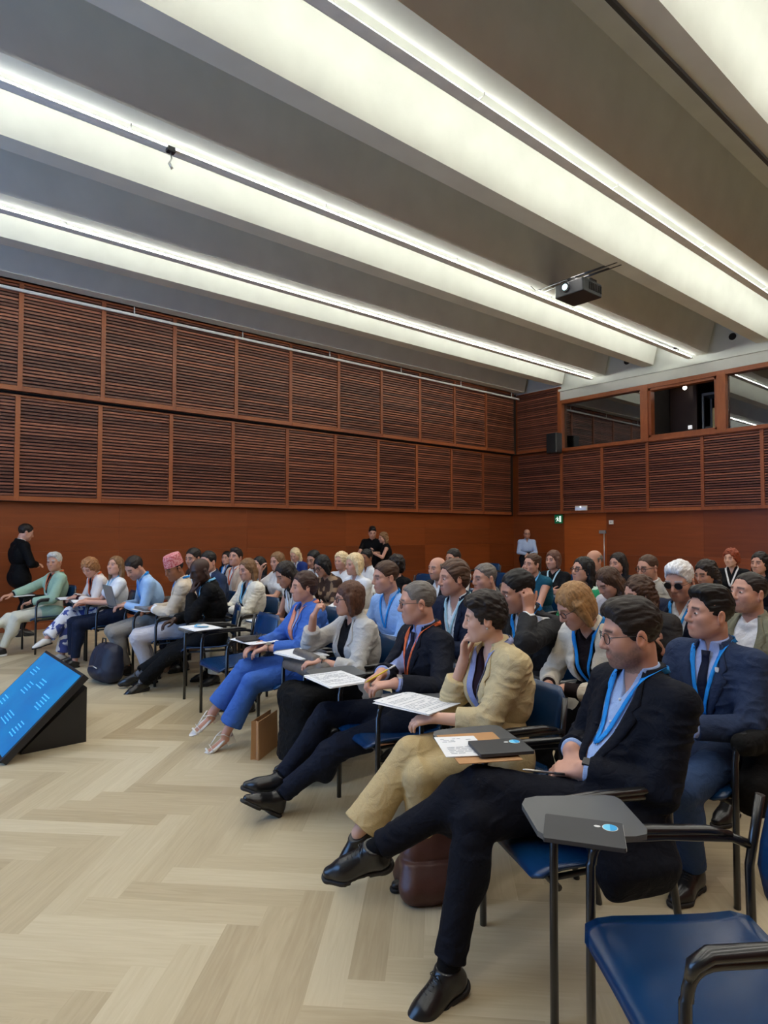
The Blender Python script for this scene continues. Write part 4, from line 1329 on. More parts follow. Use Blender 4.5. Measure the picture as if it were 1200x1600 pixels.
    if spec.get('tie') is not None:
        n = 16; tt = np.linspace(0, 1, n)[:, None]; jj = np.linspace(-1, 1, 4)[None, :]
        H = -.022 * q - tt * .40; wid = np.where(tt < .10, .021 - .006 * tt / .1, .016 + .024 * (tt - .1) / .9)
        F0 = front; front = [T0]
        gr = project(wid * jj, H + 0 * jj, .003)
        gr[:2] += f2 * .008
        front = F0
        sheet(gr, .006).build('tie', cloth(spec['tie'], .55), body)
    lan = spec.get('lanyard')
    if lan is not None:
        lm = cloth(lan, .5); dl = spec.get('landepth', .24) * q; lw = .0105 if not vfar else .012
        ctr = spec.get('lanx', 0.0)
        lb = None
        mbs = MB(); 
        for sd in (1, -1):
            n = 16; tt = np.linspace(0, 1, n)[:, None]; jj = np.linspace(-1, 1, 3)[None, :]
            Lc = sd * .070 * q * (1 - tt) + ctr * tt + sd * .004; H = .012 * q - tt * dl
            gr = project(Lc + lw * jj + 0 * tt, H + .35 * sd * lw * jj, .007)
            # the first stretch runs round the neck
            bk = []
            for b_ in (1.5, 1.1, .75, .4):
                dr = l2 * sd * math.cos(b_) - f2 * math.sin(b_); row = []
                for v in (-1, 0, 1):
                    p = (N + u2 * (.030 + v * lw * .9) * q + dr * .16)[None]
                    for _ in range(25): p = p - dr * np.clip(D(p)[:, None] - .010, 0, .03)
                    row.append(p[0])
                bk.append(row)
            bk = np.array(bk)
            gr = np.concatenate([bk, gr[1:]], 0)
            m2 = sheet(gr, .002); mbs.add(m2.v, m2.f, smooth=True)
        lb = mbs.build('lanyard', lm, body)
        if spec.get('badge', True):
            base = project([ctr], [-dl - .012], .004)[0]
            top = base; dnv = np.array([0, 0, -1.0])
            b_ = project([ctr], [-dl - .13], .010)[0]; dnv = nrm(b_ - top)
            lx = nrm(l2 - dnv * (l2 @ dnv)); nx = np.cross(lx, -dnv); nx = nx if nx @ f2 > 0 else -nx
            mb = MB(); cz = spec.get('badgesize', (.085, .12))
            pts = [top + lx * a * cz[0] / 2 + dnv * bb + nx * .004 for a, bb in ((-1, .015), (1, .015), (1, .015 + cz[1]), (-1, .015 + cz[1]))]
            mb.prism(pts, nx * .003)
            bd = mb.build('badge', M['white'], lb)
            mb = MB(); pts = [top + lx * a * cz[0] * .46 + dnv * bb + nx * .0085 for a, bb in ((-1, .02), (1, .02), (1, .05), (-1, .05))]
            mb.prism(pts, nx * .001); 
            if not vfar: mb.build('badge_band', lm, bd)
    # ---- hair
    st = spec.get('hair', 'short')
    if st and st != 'bald':
        V, Q, sh = hair_mesh(st, hq, min(h, .0065), spec['at'][1] * 5 + spec['at'][0], Rh.T @ np.array([0, 0, -1.0]))
        hc = np.array(hair)[None, :] * sh[:, None]
        if spec.get('greying'):
            L = V / hq; gw = np.clip((.045 - L[:, 2]) / .05, 0, 1)[:, None] * spec['greying']; hc = hc * (1 - gw) + np.array(HAIR['grey'])[None] * sh[:, None] * gw
        add('hair', C + V @ Rh.T, Q, [M['hair']], None, np.clip(hc, 0, 1))
    if spec.get('cap'):
        mb = MB(); n = 28
        def ringp(z, rx, ry, cx): return [C + Rh @ (np.array([cx + rx * math.cos(2 * math.pi * k / n), ry * math.sin(2 * math.pi * k / n), z]) * hq) for k in range(n)]
        r0 = [ringp(.035, .108, .088, -.012), ringp(.12, .100, .082, -.016), ringp(.150, .088, .07, -.02), ringp(.158, .02, .02, -.03)]
        vs = [p for r_ in r0 for p in r_]; fs = [(i * n + k, i * n + (k + 1) % n, (i + 1) * n + (k + 1) % n, (i + 1) * n + k) for i in range(3) for k in range(n)] + [tuple(range(3 * n, 4 * n))]
        mb.add(vs, fs, smooth=False); mb.build('cap', spec['cap'], body)
    # ---- eyes
    if not far:
        mb = MB()
        look = spec.get('look', (0, 0))
        for sd in (1, -1):
            mb = MB(); c0 = np.array([.0842, sd * .0335, .0010]); nu, nv = 28, 16
            mb.sphere((0, 0, 0), 1, nu, nv)
            v = np.array(mb.v) * [.0078, .0132, .0056 * (1 - spec.get('lid', 0))]
            v[:, 0] -= np.abs(v[:, 1] * sd + .0) * .0 + np.clip(v[:, 1] * sd, 0, 1) * .30
            me = mesh_np('eye', C + ((v + c0) * hq) @ Rh.T, [f for f in mb.f if len(f) == 4])
            d = np.sqrt((v[:, 1] - look[0] * .004 * 1) ** 2 + ((v[:, 2]) * 1.0 - look[1] * .002) ** 2)
            cc_ = np.tile(np.array([.62, .58, .55]), (len(v), 1)); ir = np.array(spec.get('iris', (.06, .035, .02)))
            cc_[d < .0058] = ir; cc_[d < .0026] = (.004, .004, .004)
            cc_[np.abs(v[:, 2]) > .0045] = (.03, .02, .018)
            set_cols(me, cc_); link('eye', me, body, [M['eye']])
    if spec.get('glasses'):
        gk = spec['glasses']; mb = MB(); r = .0016 if gk != 'thick' else .0026
        if far: r = .0028
        T_ = lambda p: C + Rh @ (np.array(p) * hq)
        rx, rz = (.024, .020)
        for sd in (1, -1):
            ring = [T_((.101 - .006 * abs(math.cos(a)) * (1 if math.cos(a) > 0 else 0), sd * (.0345 + rx * math.cos(a)), .000 + rz * (abs(math.sin(a)) ** .8) * (1 if math.sin(a) > 0 else -1))) for a in np.linspace(0, 2 * math.pi, 25)]
            mb.tube(ring, r, 6, caps=False)
            mb.tube([T_((.097, sd * .058, .006)), T_((.085, sd * .073, .007)), T_((.03, sd * .083, .006)), T_((-.012, sd * .087, .002)), T_((-.025, sd * .085, -.014))], r, 6)
        mb.tube([T_((.103, -.011, .004)), T_((.107, 0, .008)), T_((.103, .011, .004))], r, 6)
        go = mb.build('glasses', spec.get('glmat') or M['black'], body)
        if gk == 'sun':
            mb = MB()
            for sd in (1, -1):
                mb.prism([T_((.100, sd * (.0345 + rx * math.cos(a)), rz * math.sin(a))) for a in np.linspace(0, 2 * math.pi, 20)[:-1]], Rh[:, 0] * .001)
            mb.build('dark_lens', M['black'], go)
    if spec.get('earring') and not far:
        mb = MB()
        for sd in (1, -1): mb.sphere(C + Rh @ (np.array([-.004, sd * .088, -.046]) * hq), .0055, 10, 6)
        mb.build('earring', M['steel'], body)
    for k in spec.get('watch', ''):
        sh, el, w, fd, pn, curl, sd, th = arms[k]; ax = nrm(w - el); cw = w - ax * .02; a = nrm(np.cross(ax, pn)); b_ = np.cross(a, ax)
        r = (.030 if fem else .035) * q; mb = MB()
        mb.tube([cw + a * r * math.cos(t_) + b_ * r * .9 * math.sin(t_) for t_ in np.linspace(0, 2 * math.pi, 21)], .009, 6, caps=False, flat=.35)
        wo = mb.build('watch', spec.get('watchmat') or M['black'], body)
        up_ = -nrm(pn - ax * (pn @ ax)); cc = cw + up_ * r * .98; x_ = ax; y_ = np.cross(up_, ax); mb = MB()
        mb.prism([cc + x_ * i * .019 + y_ * j * .017 for i, j in ((-1, -1), (1, -1), (1, 1), (-1, 1))], up_ * .009)
        mb.build('watch_case', spec.get('casemat') or M['steel'], wo)
    if spec.get('lapelpin') and Jf is not None:
        p = project([.072 * q], [-.095 * q], .010)[0]; mb = MB()
        mb.prism([p + l2 * (a * .009) + u2 * (b_ * .011) for a, b_ in ((-1, -.3), (-.6, -1), (.6, -1), (1, -.3), (1, 1), (-1, 1))], f2 * .003)
        mb.build('lapel_pin', M['white'], jo)
    if t and t.get('collar', True) and h < .0058 and spec.get('tie') is None:
        F0 = front; front = [T0]; mb = MB()
        for Hh in (-.10, -.18, -.26, -.34): mb.sphere(project([.004], [Hh * q], .002)[0], .0055, 8, 5)
        front = F0; mb.build('shirt_buttons', M['white'], body)
    sock = spec.get('sock', None if fem else srgb(16, 16, 20))
    if sock is not None and spec.get('shoes', True) and not vfar and not stand:
        for k in 'LR':
            mb = MB(); ax = K[k] - A[k]
            mb.tube([A[k] - fup[k] * .03 + toe[k] * .012, A[k], A[k] + ax * .12, A[k] + ax * .26], [.041 * q, .040 * q, .0405 * q, .045 * q], 14); mb.build('sock', cloth(sock), body)
    # ---- shoes
    if spec.get('shoes', True):
        sk = spec.get('shoes', 'oxford'); sk = 'oxford' if sk is True else sk
        sm = spec.get('shoemats') or [M['leather'], M['rubber']]
        for k in 'LR':
            put_shoe(body, sk, A[k] if A[k][2] > .105 else np.array([A[k][0], A[k][1], .086 * q * (.92 if fem else 1.0)]), toe[k], fup[k], q * (.92 if fem else 1.0), h, sm)
    body_info = dict(obj=body, C=C, Rh=Rh, N=N, arms=arms, K=K, A=A, toW=lambda p: np.array([x0 + p[0] * c - p[1] * s_, y0 + p[0] * s_ + p[1] * c, p[2]]))
    return body_info
# ------------------------------------------------------------------ chairs with writing tablets
def shell(prof, width, th, corner, nw=14):
    """curved plate: prof lists (x, z) along the middle, width(t) half widths, dish(t)"""
    n = len(prof); P = np.array(prof, float)
    G = np.zeros((n, nw, 3))
    for i in range(n):
        t = i / (n - 1); hw, dish = width(t)
        for j in range(nw):
            s = -1 + 2 * j / (nw - 1)
            G[i, j] = (P[i][0], hw * s, P[i][1])
            tang = P[min(i + 1, n - 1)] - P[max(i - 1, 0)]; tang /= np.linalg.norm(tang) + 1e-9
            nx, nz = -tang[1], tang[0]
            G[i, j] += np.array([nx, 0, nz]) * dish * (s * s)
    V, Q = [], []
    mb = MB()
    tn = np.zeros_like(G)
    du = np.gradient(G, axis=0); dv = np.gradient(G, axis=1); N = np.cross(du, dv); N /= np.linalg.norm(N, axis=2)[..., None] + 1e-9
    B = G - N * th
    o = n * nw; fs = []
    for i in range(n - 1):
        for j in range(nw - 1):
            k = i * nw + j; fs += [(k, k + nw, k + nw + 1, k + 1), (o + k, o + k + 1, o + k + nw + 1, o + k + nw)]
    for i in range(n - 1):
        k = i * nw; fs.append((k, o + k, o + k + nw, k + nw)); k += nw - 1; fs.append((k, k + nw, o + k + nw, o + k))
    for j in range(nw - 1):
        fs.append((j, j + 1, o + j + 1, o + j)); k = (n - 1) * nw + j; fs.append((k, o + k, o + k + 1, k + 1))
    mb.add([tuple(p) for p in G.reshape(-1, 3)] + [tuple(p) for p in B.reshape(-1, 3)], fs, smooth=True)
    return mb

CH = {}
def chair_parts():
    def rw(w, r):
        def f(t):
            e = min(t, 1 - t) * 2
            k = 1 - (1 - min(1, e / r)) ** 2 if e < r else 1
            return w * (.80 + .20 * math.sqrt(max(k, 0)))
        return f
    w1 = rw(.235, .35); w2 = rw(.212, .5)
    seat = shell([(-.20, .478), (-.17, .462), (-.10, .452), (0, .447), (.10, .449), (.17, .452), (.215, .450), (.245, .440), (.262, .422)], lambda t: (w1(t), .022 * (1 - abs(t - .4))), .012, 0)
    back = shell([(-.205, .56), (-.213, .62), (-.224, .69), (-.238, .75), (-.250, .80), (-.260, .84)], lambda t: (w2(t), .035), .012, 0)
    CH['seat'] = seat.mesh('seat', M['blue_seat']); CH['backrest'] = back.mesh('backrest', M['blue_seat'])
    for s, nm in ((1, 'L'), (-1, 'R')):
        y = .262 * s
        mb = MB(); pts = [(.225, y, 0), (.225, y, .30), (.222, y, .60)] + arc((.218, y, .672), (0, 0, 1), (-1, 0, 0), .07, 6) + [(.0, y, .676), (-.19, y, .668), (-.235, y * .93, .655)]
        mb.tube(pts, .0135, 10); CH['fleg' + nm] = mb.mesh('leg', M['metal_black'])
        mb = MB(); mb.tube([(-.30, y * .98, 0), (-.262, y * .96, .22), (-.235, y * .93, .42), (-.232, y * .93, .60), (-.262, y * .90, .80)], .0135, 10); CH['bleg' + nm] = mb.mesh('leg', M['metal_black'])
        mb = MB(); mb.tube([(.215, y, .64), (.205, y, .668), (.17, y, .690), (.05, y, .694), (-.12, y, .690), (-.19, y, .676)], [.012, .019, .021, .020, .018, .013], 10, flat=.75); CH['arm' + nm] = mb.mesh('armrest', M['metal_black'])
    mb = MB(); mb.tube([(.20, -.255, .415), (.20, .255, .415)], .011, 8); mb.tube([(-.20, -.245, .415), (-.20, .245, .415)], .011, 8)
    mb.tube([(.21, -.20, .418), (-.21, -.20, .425)], .010, 8); mb.tube([(.21, .20, .418), (-.21, .20, .425)], .010, 8)
    CH['under_frame'] = mb.mesh('under_frame', M['metal_black'])
    mb = MB(); mb.prism([(.075, -.40, .705), (.085, -.425, .705), (.11, -.435, .705), (.33, -.435, .705), (.37, -.42, .705), (.39, -.38, .705), (.39, -.21, .705), (.375, -.18, .705), (.345, -.168, .705), (.13, -.168, .705), (.095, -.18, .705), (.08, -.21, .705)], (0, 0, .016))
    CH['tablet'] = mb.mesh('writing_tablet', M['tabletop'])
    mb = MB(); mb.tube([(.20, -.262, .675), (.23, -.275, .690), (.26, -.30, .699)], .011, 8); mb.rbox((.25, -.30, .701), (.14, .10, .008), .01); CH['bracket'] = mb.mesh('tablet_bracket', M['metal_black'])
M['tabletop'] = plain('tablet_laminate', srgb(82, 84, 86), 0.42, var=.04, bump=.06, bscale=500)
chair_parts()

def chair(loc, face, label, group=None, tablet=True, tab=None):
    e = empty('tablet_chair', (loc[0], loc[1], 0), math.radians(face))
    tag(e, label, 'chair', group)
    for nm, key in (('seat', 'seat'), ('backrest', 'backrest'), ('leg', 'flegL'), ('leg', 'flegR'), ('leg', 'blegL'), ('leg', 'blegR'), ('armrest', 'armL'), ('armrest', 'armR'), ('under_frame', 'under_frame')):
        o = bpy.data.objects.new(nm, CH[key]); COL.objects.link(o); o.parent = e
    if tablet:
        t = bpy.data.objects.new('writing_tablet', CH['tablet']); COL.objects.link(t); t.parent = e
        b = bpy.data.objects.new('tablet_bracket', CH['bracket']); COL.objects.link(b); b.parent = t
        if tab:   # swung about its pivot on the armrest
            piv = np.array([.22, -.262, 0]); a = math.radians(tab); ca, sa = math.cos(a), math.sin(a)
            t.rotation_euler = (0, 0, a)
            t.location = (piv[0] - (piv[0] * ca - piv[1] * sa), piv[1] - (piv[0] * sa + piv[1] * ca), 0)
    return e

TAB_Z = .721
def on_tablet(cl, face, fwd=.23, left=-.30):
    a = math.radians(face); c, s = math.cos(a), math.sin(a)
    return np.array([cl[0] + c * fwd - s * left, cl[1] + s * fwd + c * left, TAB_Z])

# ------------------------------------------------------------------ papers, notebooks, bags
def paper_stack(p, rot, label, size=(.21, .297), n=4, ink=True, group=None, seed=0):
    e = empty('paper_sheets', (p[0], p[1], p[2]), math.radians(rot)); r = random.Random(seed)
    for k in range(n):
        mb = MB(); mb.box((-size[0] / 2, -size[1] / 2, k * .0022), (size[0] / 2, size[1] / 2, k * .0022 + .0018))
        o = mb.build('sheet', M['paper'], e); o.location = (r.uniform(-.012, .012), r.uniform(-.012, .012), 0); o.rotation_euler = (0, 0, r.uniform(-.06, .06))
    if ink:
        mb = MB(); z = n * .0022 + .0002
        y = size[1] / 2 - .03
        while y > -size[1] / 2 + .025:
            if r.random() < .85:
                x0 = -size[0] / 2 + .02
                while x0 < size[0] / 2 - .03:
                    w = r.uniform(.012, .04); 
                    if r.random() < .85: mb.box((x0, y, z), (min(x0 + w, size[0] / 2 - .02), y + .0035, z + .0004))
                    x0 += w + .006
            y -= .016
        mb.build('printed_lines', M['ink'], e)
    tag(e, label, 'papers', group); return e

M['note'] = plain('dark_cover', srgb(50, 51, 54), 0.6, var=.04, bump=.1, bscale=600)
M['logo_blue'] = plain('logo_blue', srgb(40, 160, 220), 0.5, var=.02); M['logo_cyan'] = plain('logo_cyan', srgb(110, 205, 240), 0.5, var=.02)
def notebook(p, rot, label, logo=True, size=(.15, .21), mat=None, group=None):
    e = empty('notebook', (p[0], p[1], p[2]), math.radians(rot))
    mb = MB(); mb.rbox((0, 0, .006), (size[0], size[1], .012), .006); mb.build('cover', mat or M['note'], e, bevel=.001)
    mb = MB(); mb.box((-size[0] / 2 + .004, -size[1] / 2 - .0008, .003), (size[0] / 2 - .003, size[1] / 2 - .004, .009)); mb.build('page_block', M['paper'], e)
    if logo:
        disc = lambda cx, cy, rx, ry, z, n=24: [(cx + rx * math.cos(2 * math.pi * k / n), cy + ry * math.sin(2 * math.pi * k / n), z) for k in range(n)]
        mb = MB(); mb.prism(disc(.035, -.070, .021, .021, .0121), (0, 0, .0004), mi=0)
        mb.prism(disc(.035, -.070, .019, .019, .0126), (0, 0, .0003), mi=1)
        mb.prism([(.035 - .019, -.070, .013)] + [(.035 + .019 * math.cos(a), -.070 + .019 * math.sin(a), .013) for a in np.linspace(math.pi, 2 * math.pi, 14)][1:], (0, 0, .0003), mi=2)
        mb.prism(disc(.035, -.036, .006, .009, .0121), (0, 0, .0004), mi=0)
        mb.build('round_emblem', [M['white'], M['logo_cyan'], M['logo_blue']], e)
    tag(e, label, 'notebook', group); return e

def pen(a, b, label, mat, cap):
    a = np.array(a); b = np.array(b); e = empty('pen', tuple(a)); d = b - a
    mb = MB(); mb.tube([d * 0, d * .1, d * .75], [.0015, .0045, .0045], 8); mb.build('barrel', mat, e)
    mb = MB(); mb.tube([d * .75, d], .0048, 8); mb.build('pen_cap', cap, e)
    tag(e, label, 'pen'); return e

def sdf_bag(name, loc, rz, shape, mat, h=.008):
    F = Field((-.4, -.4, -.02), (.4, .4, .6), h); shape(F); F.plane((0, 0, 0.002), (0, 0, -1)); V, Q = F.surf()
    N = vnormals(V, Q); V = V + N * (.006 * (1 - 2 * np.abs(vnoise(V * [11, 11, 8]))) + .002 * vnoise(V * 30))[:, None]
    V[:, 2] = np.maximum(V[:, 2], .001)
    e = empty(name, loc, math.radians(rz)); link('bag_body', mesh_np('bag_body', V, Q), e, [mat]); return e
# ------------------------------------------------------------------ stage monitor, projector, loudspeaker, signs
def stage_monitor():
    e = empty('stage_monitor', (1.0, 5.45, 0))
    a = np.array([.755, 4.85, .045]) - [1.0, 5.45, 0]; up = np.array([.49, 0, .48]); wv = np.array([0, 1.16, 0]); n = nrm(np.cross(wv, up)); n = n if n[2] > 0 else -n
    c = lambda u, v, o: a + wv * u + up * v + n * o
    mb = MB(); mb.prism([c(-.012, -.02, -.001), c(1.012, -.02, -.001), c(1.012, 1.02, -.001), c(-.012, 1.02, -.001)], -n * .05); mb.build('casing', M['black'], e, bevel=.004)
    m, nt, b = new_mat('lit_blue_screen'); tc = node(nt, 'ShaderNodeTexCoord')
    nz = node(nt, 'ShaderNodeTexNoise'); nz.inputs['Scale'].default_value = 2.2; nt.links.new(tc.outputs['Object'], nz.inputs['Vector'])
    r = ramp(nt, [(.3, srgb(0, 112, 196)), (.7, srgb(10, 138, 214))]); nt.links.new(nz.outputs['Fac'], r.inputs['Fac'])
    nt.links.new(r.outputs['Color'], b.inputs['Emission Color']); b.inputs['Emission Strength'].default_value = .9; b.inputs['Base Color'].default_value = (.01, .02, .03, 1); b.inputs['Roughness'].default_value = .25
    mb = MB(); mb.prism([c(.008, .012, 0), c(.992, .012, 0), c(.992, .988, 0), c(.008, .988, 0)], n * .002); mb.build('screen', m, e)
    tm = lamp_mat('screen_text', srgb(70, 165, 225), .75)
    mb = MB(); r = random.Random(5)
    # blurred columns of slide text and a small diagram
    for (u0, v0, cols, rows, dv) in ((.14, .18, 3, 5, .035), (.14, .50, 4, 5, .035), (.42, .20, 5, 4, .035), (.60, .52, 4, 4, .04), (.42, .66, 4, 3, .04), (.80, .25, 4, 4, .04), (.76, .72, 4, 3, .04)):
        for i in range(rows):
            u = u0
            for j in range(cols):
                w = r.uniform(.015, .035); v = v0 + i * dv
                mb.prism([c(u, v, .0022), c(u + w, v, .0022), c(u + w, v + .012, .0022), c(u, v + .012, .0022)], n * .0003); u += w + .008
    mb.build('slide_text', tm, e)
    mb = MB()
    mb.prism([(-.10, -.45, 0), (.32, -.45, 0), (.32, -.45, .40), (-.10, -.45, .02)], (0, .9, 0)); mb.build('wedge_stand', M['black'], e)
    tag(e, 'large flat monitor showing a blue slide, tilted up on a black wedge on the floor', 'monitor')
    e = empty('power_cable', (.75, 4.9, .006))
    mb = MB(); mb.tube([(0.05, .0, 0), (-.12, .05, 0), (-.25, .30, 0), (-.30, .75, 0), (-.2, 1.2, 0)], .006, 6); mb.build('cable', M['black'], e)
    tag(e, 'black cable lying on the floor in front of the tilted monitor', 'cable')
stage_monitor()

def projector():
    e = empty('projector', (8.38, 5.33, 5.24))
    mb = MB(); mb.rbox((0, 0, 0), (.52, .50, .20), .03); mb.build('case', M['black'], e, bevel=.012)
    mb = MB(); n = 20
    mb.tube([(-.255, .05, .02), (-.285, .05, .02)], .075, n); mb.build('lens_ring', M['metal_black'], e)
    mb = MB(); mb.tube([(-.284, .05, .02), (-.289, .05, .02)], .045, n); mb.build('lens', lamp_mat('lens_glow', (.55, .9, 1.0), 3.0), e)
    mb = MB()
    for k in range(7): mb.box((-.10 + .05 * k, -.262, -.05), (-.075 + .05 * k, -.25, .06))
    mb.build('side_vent', M['dark'], e)
    mb = MB(); mb.rbox((.08, -.12, .125), (.20, .20, .06), .03); mb.build('cable_cover', M['metal_black'], e)
    mb = MB(); mb.box((-.12, -.02, .09), (.04, .12, .20)); mb.tube([(-.04, .05, .1), (-.04, .05, .205)], .03, 10); mb.build('ceiling_plate', M['metal_black'], e)
    mb = MB(); mb.tube([(-.10, -.70, .205), (-.10, .66, .205)], .016, 8); mb.tube([(.02, -.70, .205), (.02, .66, .205)], .016, 8); mb.build('mount_bar', M['metal_black'], e)
    mb = MB(); mb.tube([(-.10, .60, .2), (-.2, .64, .16), (-.35, .62, .19)], .006, 6); mb.build('hanging_cable', M['metal_black'], e)
    tag(e, 'black ceiling projector hanging from a bar between two concrete beams, lens lit', 'projector')
projector()

def loudspeaker():
    p = WD(866, 693, 1.0); d = p - [0, 0, CAM_H]; t = 13.82 / d[0]; p = np.array([0, 0, CAM_H]) + d * t
    e = empty('loudspeaker', (p[0], p[1], p[2] - .26))
    mb = MB(); mb.rbox((0, 0, .26), (.28, .32, .52), .04); mb.build('cabinet', M['black'], e, bevel=.01)
    mb = MB(); mb.rbox((-.142, 0, .26), (.01, .28, .48), .004); mb.build('grille', plain('speaker_mesh', (.006, .007, .008), .7, bump=.5, bscale=500), e)
    mb = MB(); mb.box((.13, -.04, .18), (.33, .04, .32)); mb.build('wall_bracket', M['metal_black'], e)
    tag(e, 'black loudspeaker fixed to the slatted wall under the corner of the booth window', 'speaker')
loudspeaker()

def on_end_wall(px, py, x):
    d = ray(px, py); t = x / d[0]; return np.array([0, 0, CAM_H]) + d * t
def wall_bits():
    p = on_end_wall(873, 811, U_END + .06)
    e = empty('exit_sign', tuple(p)); g = plain('sign_green', srgb(0, 120, 72), .5, emit=.10)
    mb = MB(); mb.box((-.02, -.115, -.115), (.02, .115, .115)); mb.build('panel', g, e)
    w = lamp_mat('sign_white', (.85, 1.0, .9), .7); mb = MB(); x = -.0225
    def poly(pts): mb.prism([(x, -u, v) for u, v in pts], (.002, 0, 0))
    poly([(.030, -.075), (.085, -.075), (.085, .08), (.030, .08)])                                   # doorway
    poly([(-.045, .050), (-.025, .065), (-.012, .048), (-.03, .033)])                               # running figure: head
    poly([(-.06, .028), (-.02, .030), (-.004, -.012), (-.032, -.020)])                              # trunk
    poly([(-.032, -.016), (-.006, -.016), (.02, -.045), (.008, -.06)]); poly([(-.03, -.012), (-.012, -.022), (-.05, -.07), (-.066, -.062)])
    poly([(-.02, .028), (.022, .008), (.018, -.002), (-.016, .012)]); poly([(-.06, .026), (-.052, .014), (-.08, -.01), (-.088, .0)])
    mb.build('running_figure', w, e)
    tag(e, 'small green emergency exit sign with white running figure on the end wall', 'sign')
    p = on_end_wall(908, 794, U_END - .02)
    e = empty('emergency_light', tuple(p)); mb = MB(); mb.rbox((0, 0, 0), (.06, .34, .12), .02); mb.build('housing', M['white'], e)
    mb = MB(); mb.box((-.034, -.155, -.05), (-.03, .155, .02)); mb.build('diffuser', plain('pale_diffuser', srgb(200, 215, 245), .4, emit=.15), e)
    mb = MB(); mb.sphere((-.036, 0, .028), .016, 10, 6); mb.build('indicator', lamp_mat('indicator_white', (.8, .9, 1), 2.5), e)
    tag(e, 'white emergency light box mounted above the door, under the slatted panels', 'emergency light')
    p = on_end_wall(955, 816, U_END + .08)
    e = empty('wall_sensor', tuple(p)); mb = MB(); mb.rbox((0, 0, 0), (.04, .12, .10), .015); mb.build('cover', M['white'], e, bevel=.006)
    mb = MB(); mb.box((-.022, -.02, -.015), (-.019, .02, .015)); mb.build('sensor_window', plain('sensor_grey', (.4, .4, .4), .4), e)
    tag(e, 'small white sensor box on the end wall right of the door', 'sensor')
    # clamp hanging from the light strip
    i = 3; y = BEAM_A[i] + .235 + .10; d = ray(264, 212); t = y / d[1]; p = np.array([0, 0, CAM_H]) + d * t
    e = empty('cable_clamp', (p[0], y - .05, Z_SOF - .06)); mb = MB(); mb.box((-.04, -.03, -.03), (.04, .03, .02)); mb.build('jaw', M['black'], e)
    mb = MB(); mb.tube([(0, 0, -.02), (.015, .01, -.08), (-.015, 0, -.14)], .008, 6); mb.tube([(-.015, 0, -.14), (.02, 0, -.19)], .014, 6); mb.build('hook', M['steel'], e)
    tag(e, 'small black clamp with a hook hanging from the light strip at upper left', 'clamp')
wall_bits()
# ------------------------------------------------------------------ everyone in the room
INFO = {}
HEADS = {'near':(985,990),'beige':(757,965),'orange':(652,945),'grey':(545,938),'royal':(474,917),'black':(312,892),'cap':(272,888),'laptop':(210,887),'jeans':(180,884),'patterned':(140,887),'mint':(85,878),'pin':(1108,958),'cardigan':(898,947),'charcoal':(808,924),'blazer':(708,903),'sky':(602,902),'tan':(446,896),'ivory':(386,890),'backnavy':(325,878),'hidden':(302,872),'olive':(1170,926),'sunglasses':(1062,908),'curls':(998,928),'greysuit':(757,903),'whiteblond':(553,882),'leafy':(503,880),'armup':(433,877),'darktop':(404,884),'beigeorange':(368,871),'bluelan':(354,872),'darkcrown':(490,874),'shortblond':(533,877),'blackcurl':(618,883),'baldback':(683,888),'green':(910,890),'whitescarf':(950,910),'folderup':(1012,887),'darkwave':(1103,895),'farwhite':(708,873),'teal':(831,881),'farnavy':(461,867),'farpale':(572,872),'sweater':(864,875),'farbald':(928,876),'fardark':(965,880),'redhair':(1142,872),'edge':(1187,880)}   # where each head is seen

def to_px(p):
    d = np.asarray(p) - [0, 0, CAM_H]; z = d @ _F
    return np.array([600 + FOC * (d @ _R) / z, 800 - FOC * (d @ _U) / z]), z
def settle(key, spec):
    """slide the seat sideways a little and raise or lower the slouch so that the head sits where it should"""
    if key not in HEADS: return
    for _ in range(4):
        C = person(spec, probe=True); p, z = to_px(C); e = np.array(HEADS[key]) - p
        a = np.array(spec['at'], float) + _R[:2] * e[0] * z / FOC; spec['at'] = (float(a[0]), float(a[1]))
        hip = spec.get('hip', .535); spec['hip'] = float(np.clip(hip - e[1] * z / FOC, .475, .575))
    C = person(spec, probe=True); p, z = to_px(C); print('HEAD', key, np.round(p - HEADS[key]), 'hip %.3f' % spec['hip'], 'at %.2f %.2f' % spec['at'])
def chair_label(t):
    for a in ('blue tablet chair under the ', 'blue chair under the ', 'chair under '):
        for q in (t, t.split(',')[0]):
            if len((a + q).split()) <= 16: return a + q
    return a + ' '.join(q.split()[:13])
def cast(key, label, at, face=180, seat=None, seatface=None, chair_on=True, tablet=True, short=None, tab=None, **kw):
    dep = at[0] * math.sin(YAW) + at[1] * math.cos(YAW)
    h = kw.pop('h', .0042 if dep < 3.0 else .0055 if dep < 4.6 else .0068 if dep < 7 else .0085)
    spec = dict(label=label, at=at, face=face, h=h, **kw); settle(key, spec); at = spec['at']
    inf = person(spec); INFO[key] = inf
    if chair_on and not kw.get('stand'):
        sf = face if seatface is None else seatface
        a = math.radians(sf); c = (at[0] + .03 * math.cos(a), at[1] + .03 * math.sin(a)) if seat is None else seat
        chair(c, sf, chair_label(short or label), 'occupied tablet chairs', tablet, tab)
        inf['seat'] = (c, sf)
    return inf
def tabpos(key, fwd=.28, left=-.19):
    c, f = INFO[key]['seat']; return on_tablet(c, f, fwd, left)

NAVY, NAVY2, CHAR = srgb(24, 29, 44), srgb(40, 52, 78), srgb(52, 52, 54)
LB, SKY, ORG, WHT = srgb(36, 140, 222), srgb(120, 190, 232), srgb(226, 110, 66), srgb(226, 228, 230)
BLK = srgb(18, 18, 20); CREAM = srgb(226, 216, 200); DENIM = srgb(44, 66, 100)
GREY_TR = srgb(120, 118, 112)

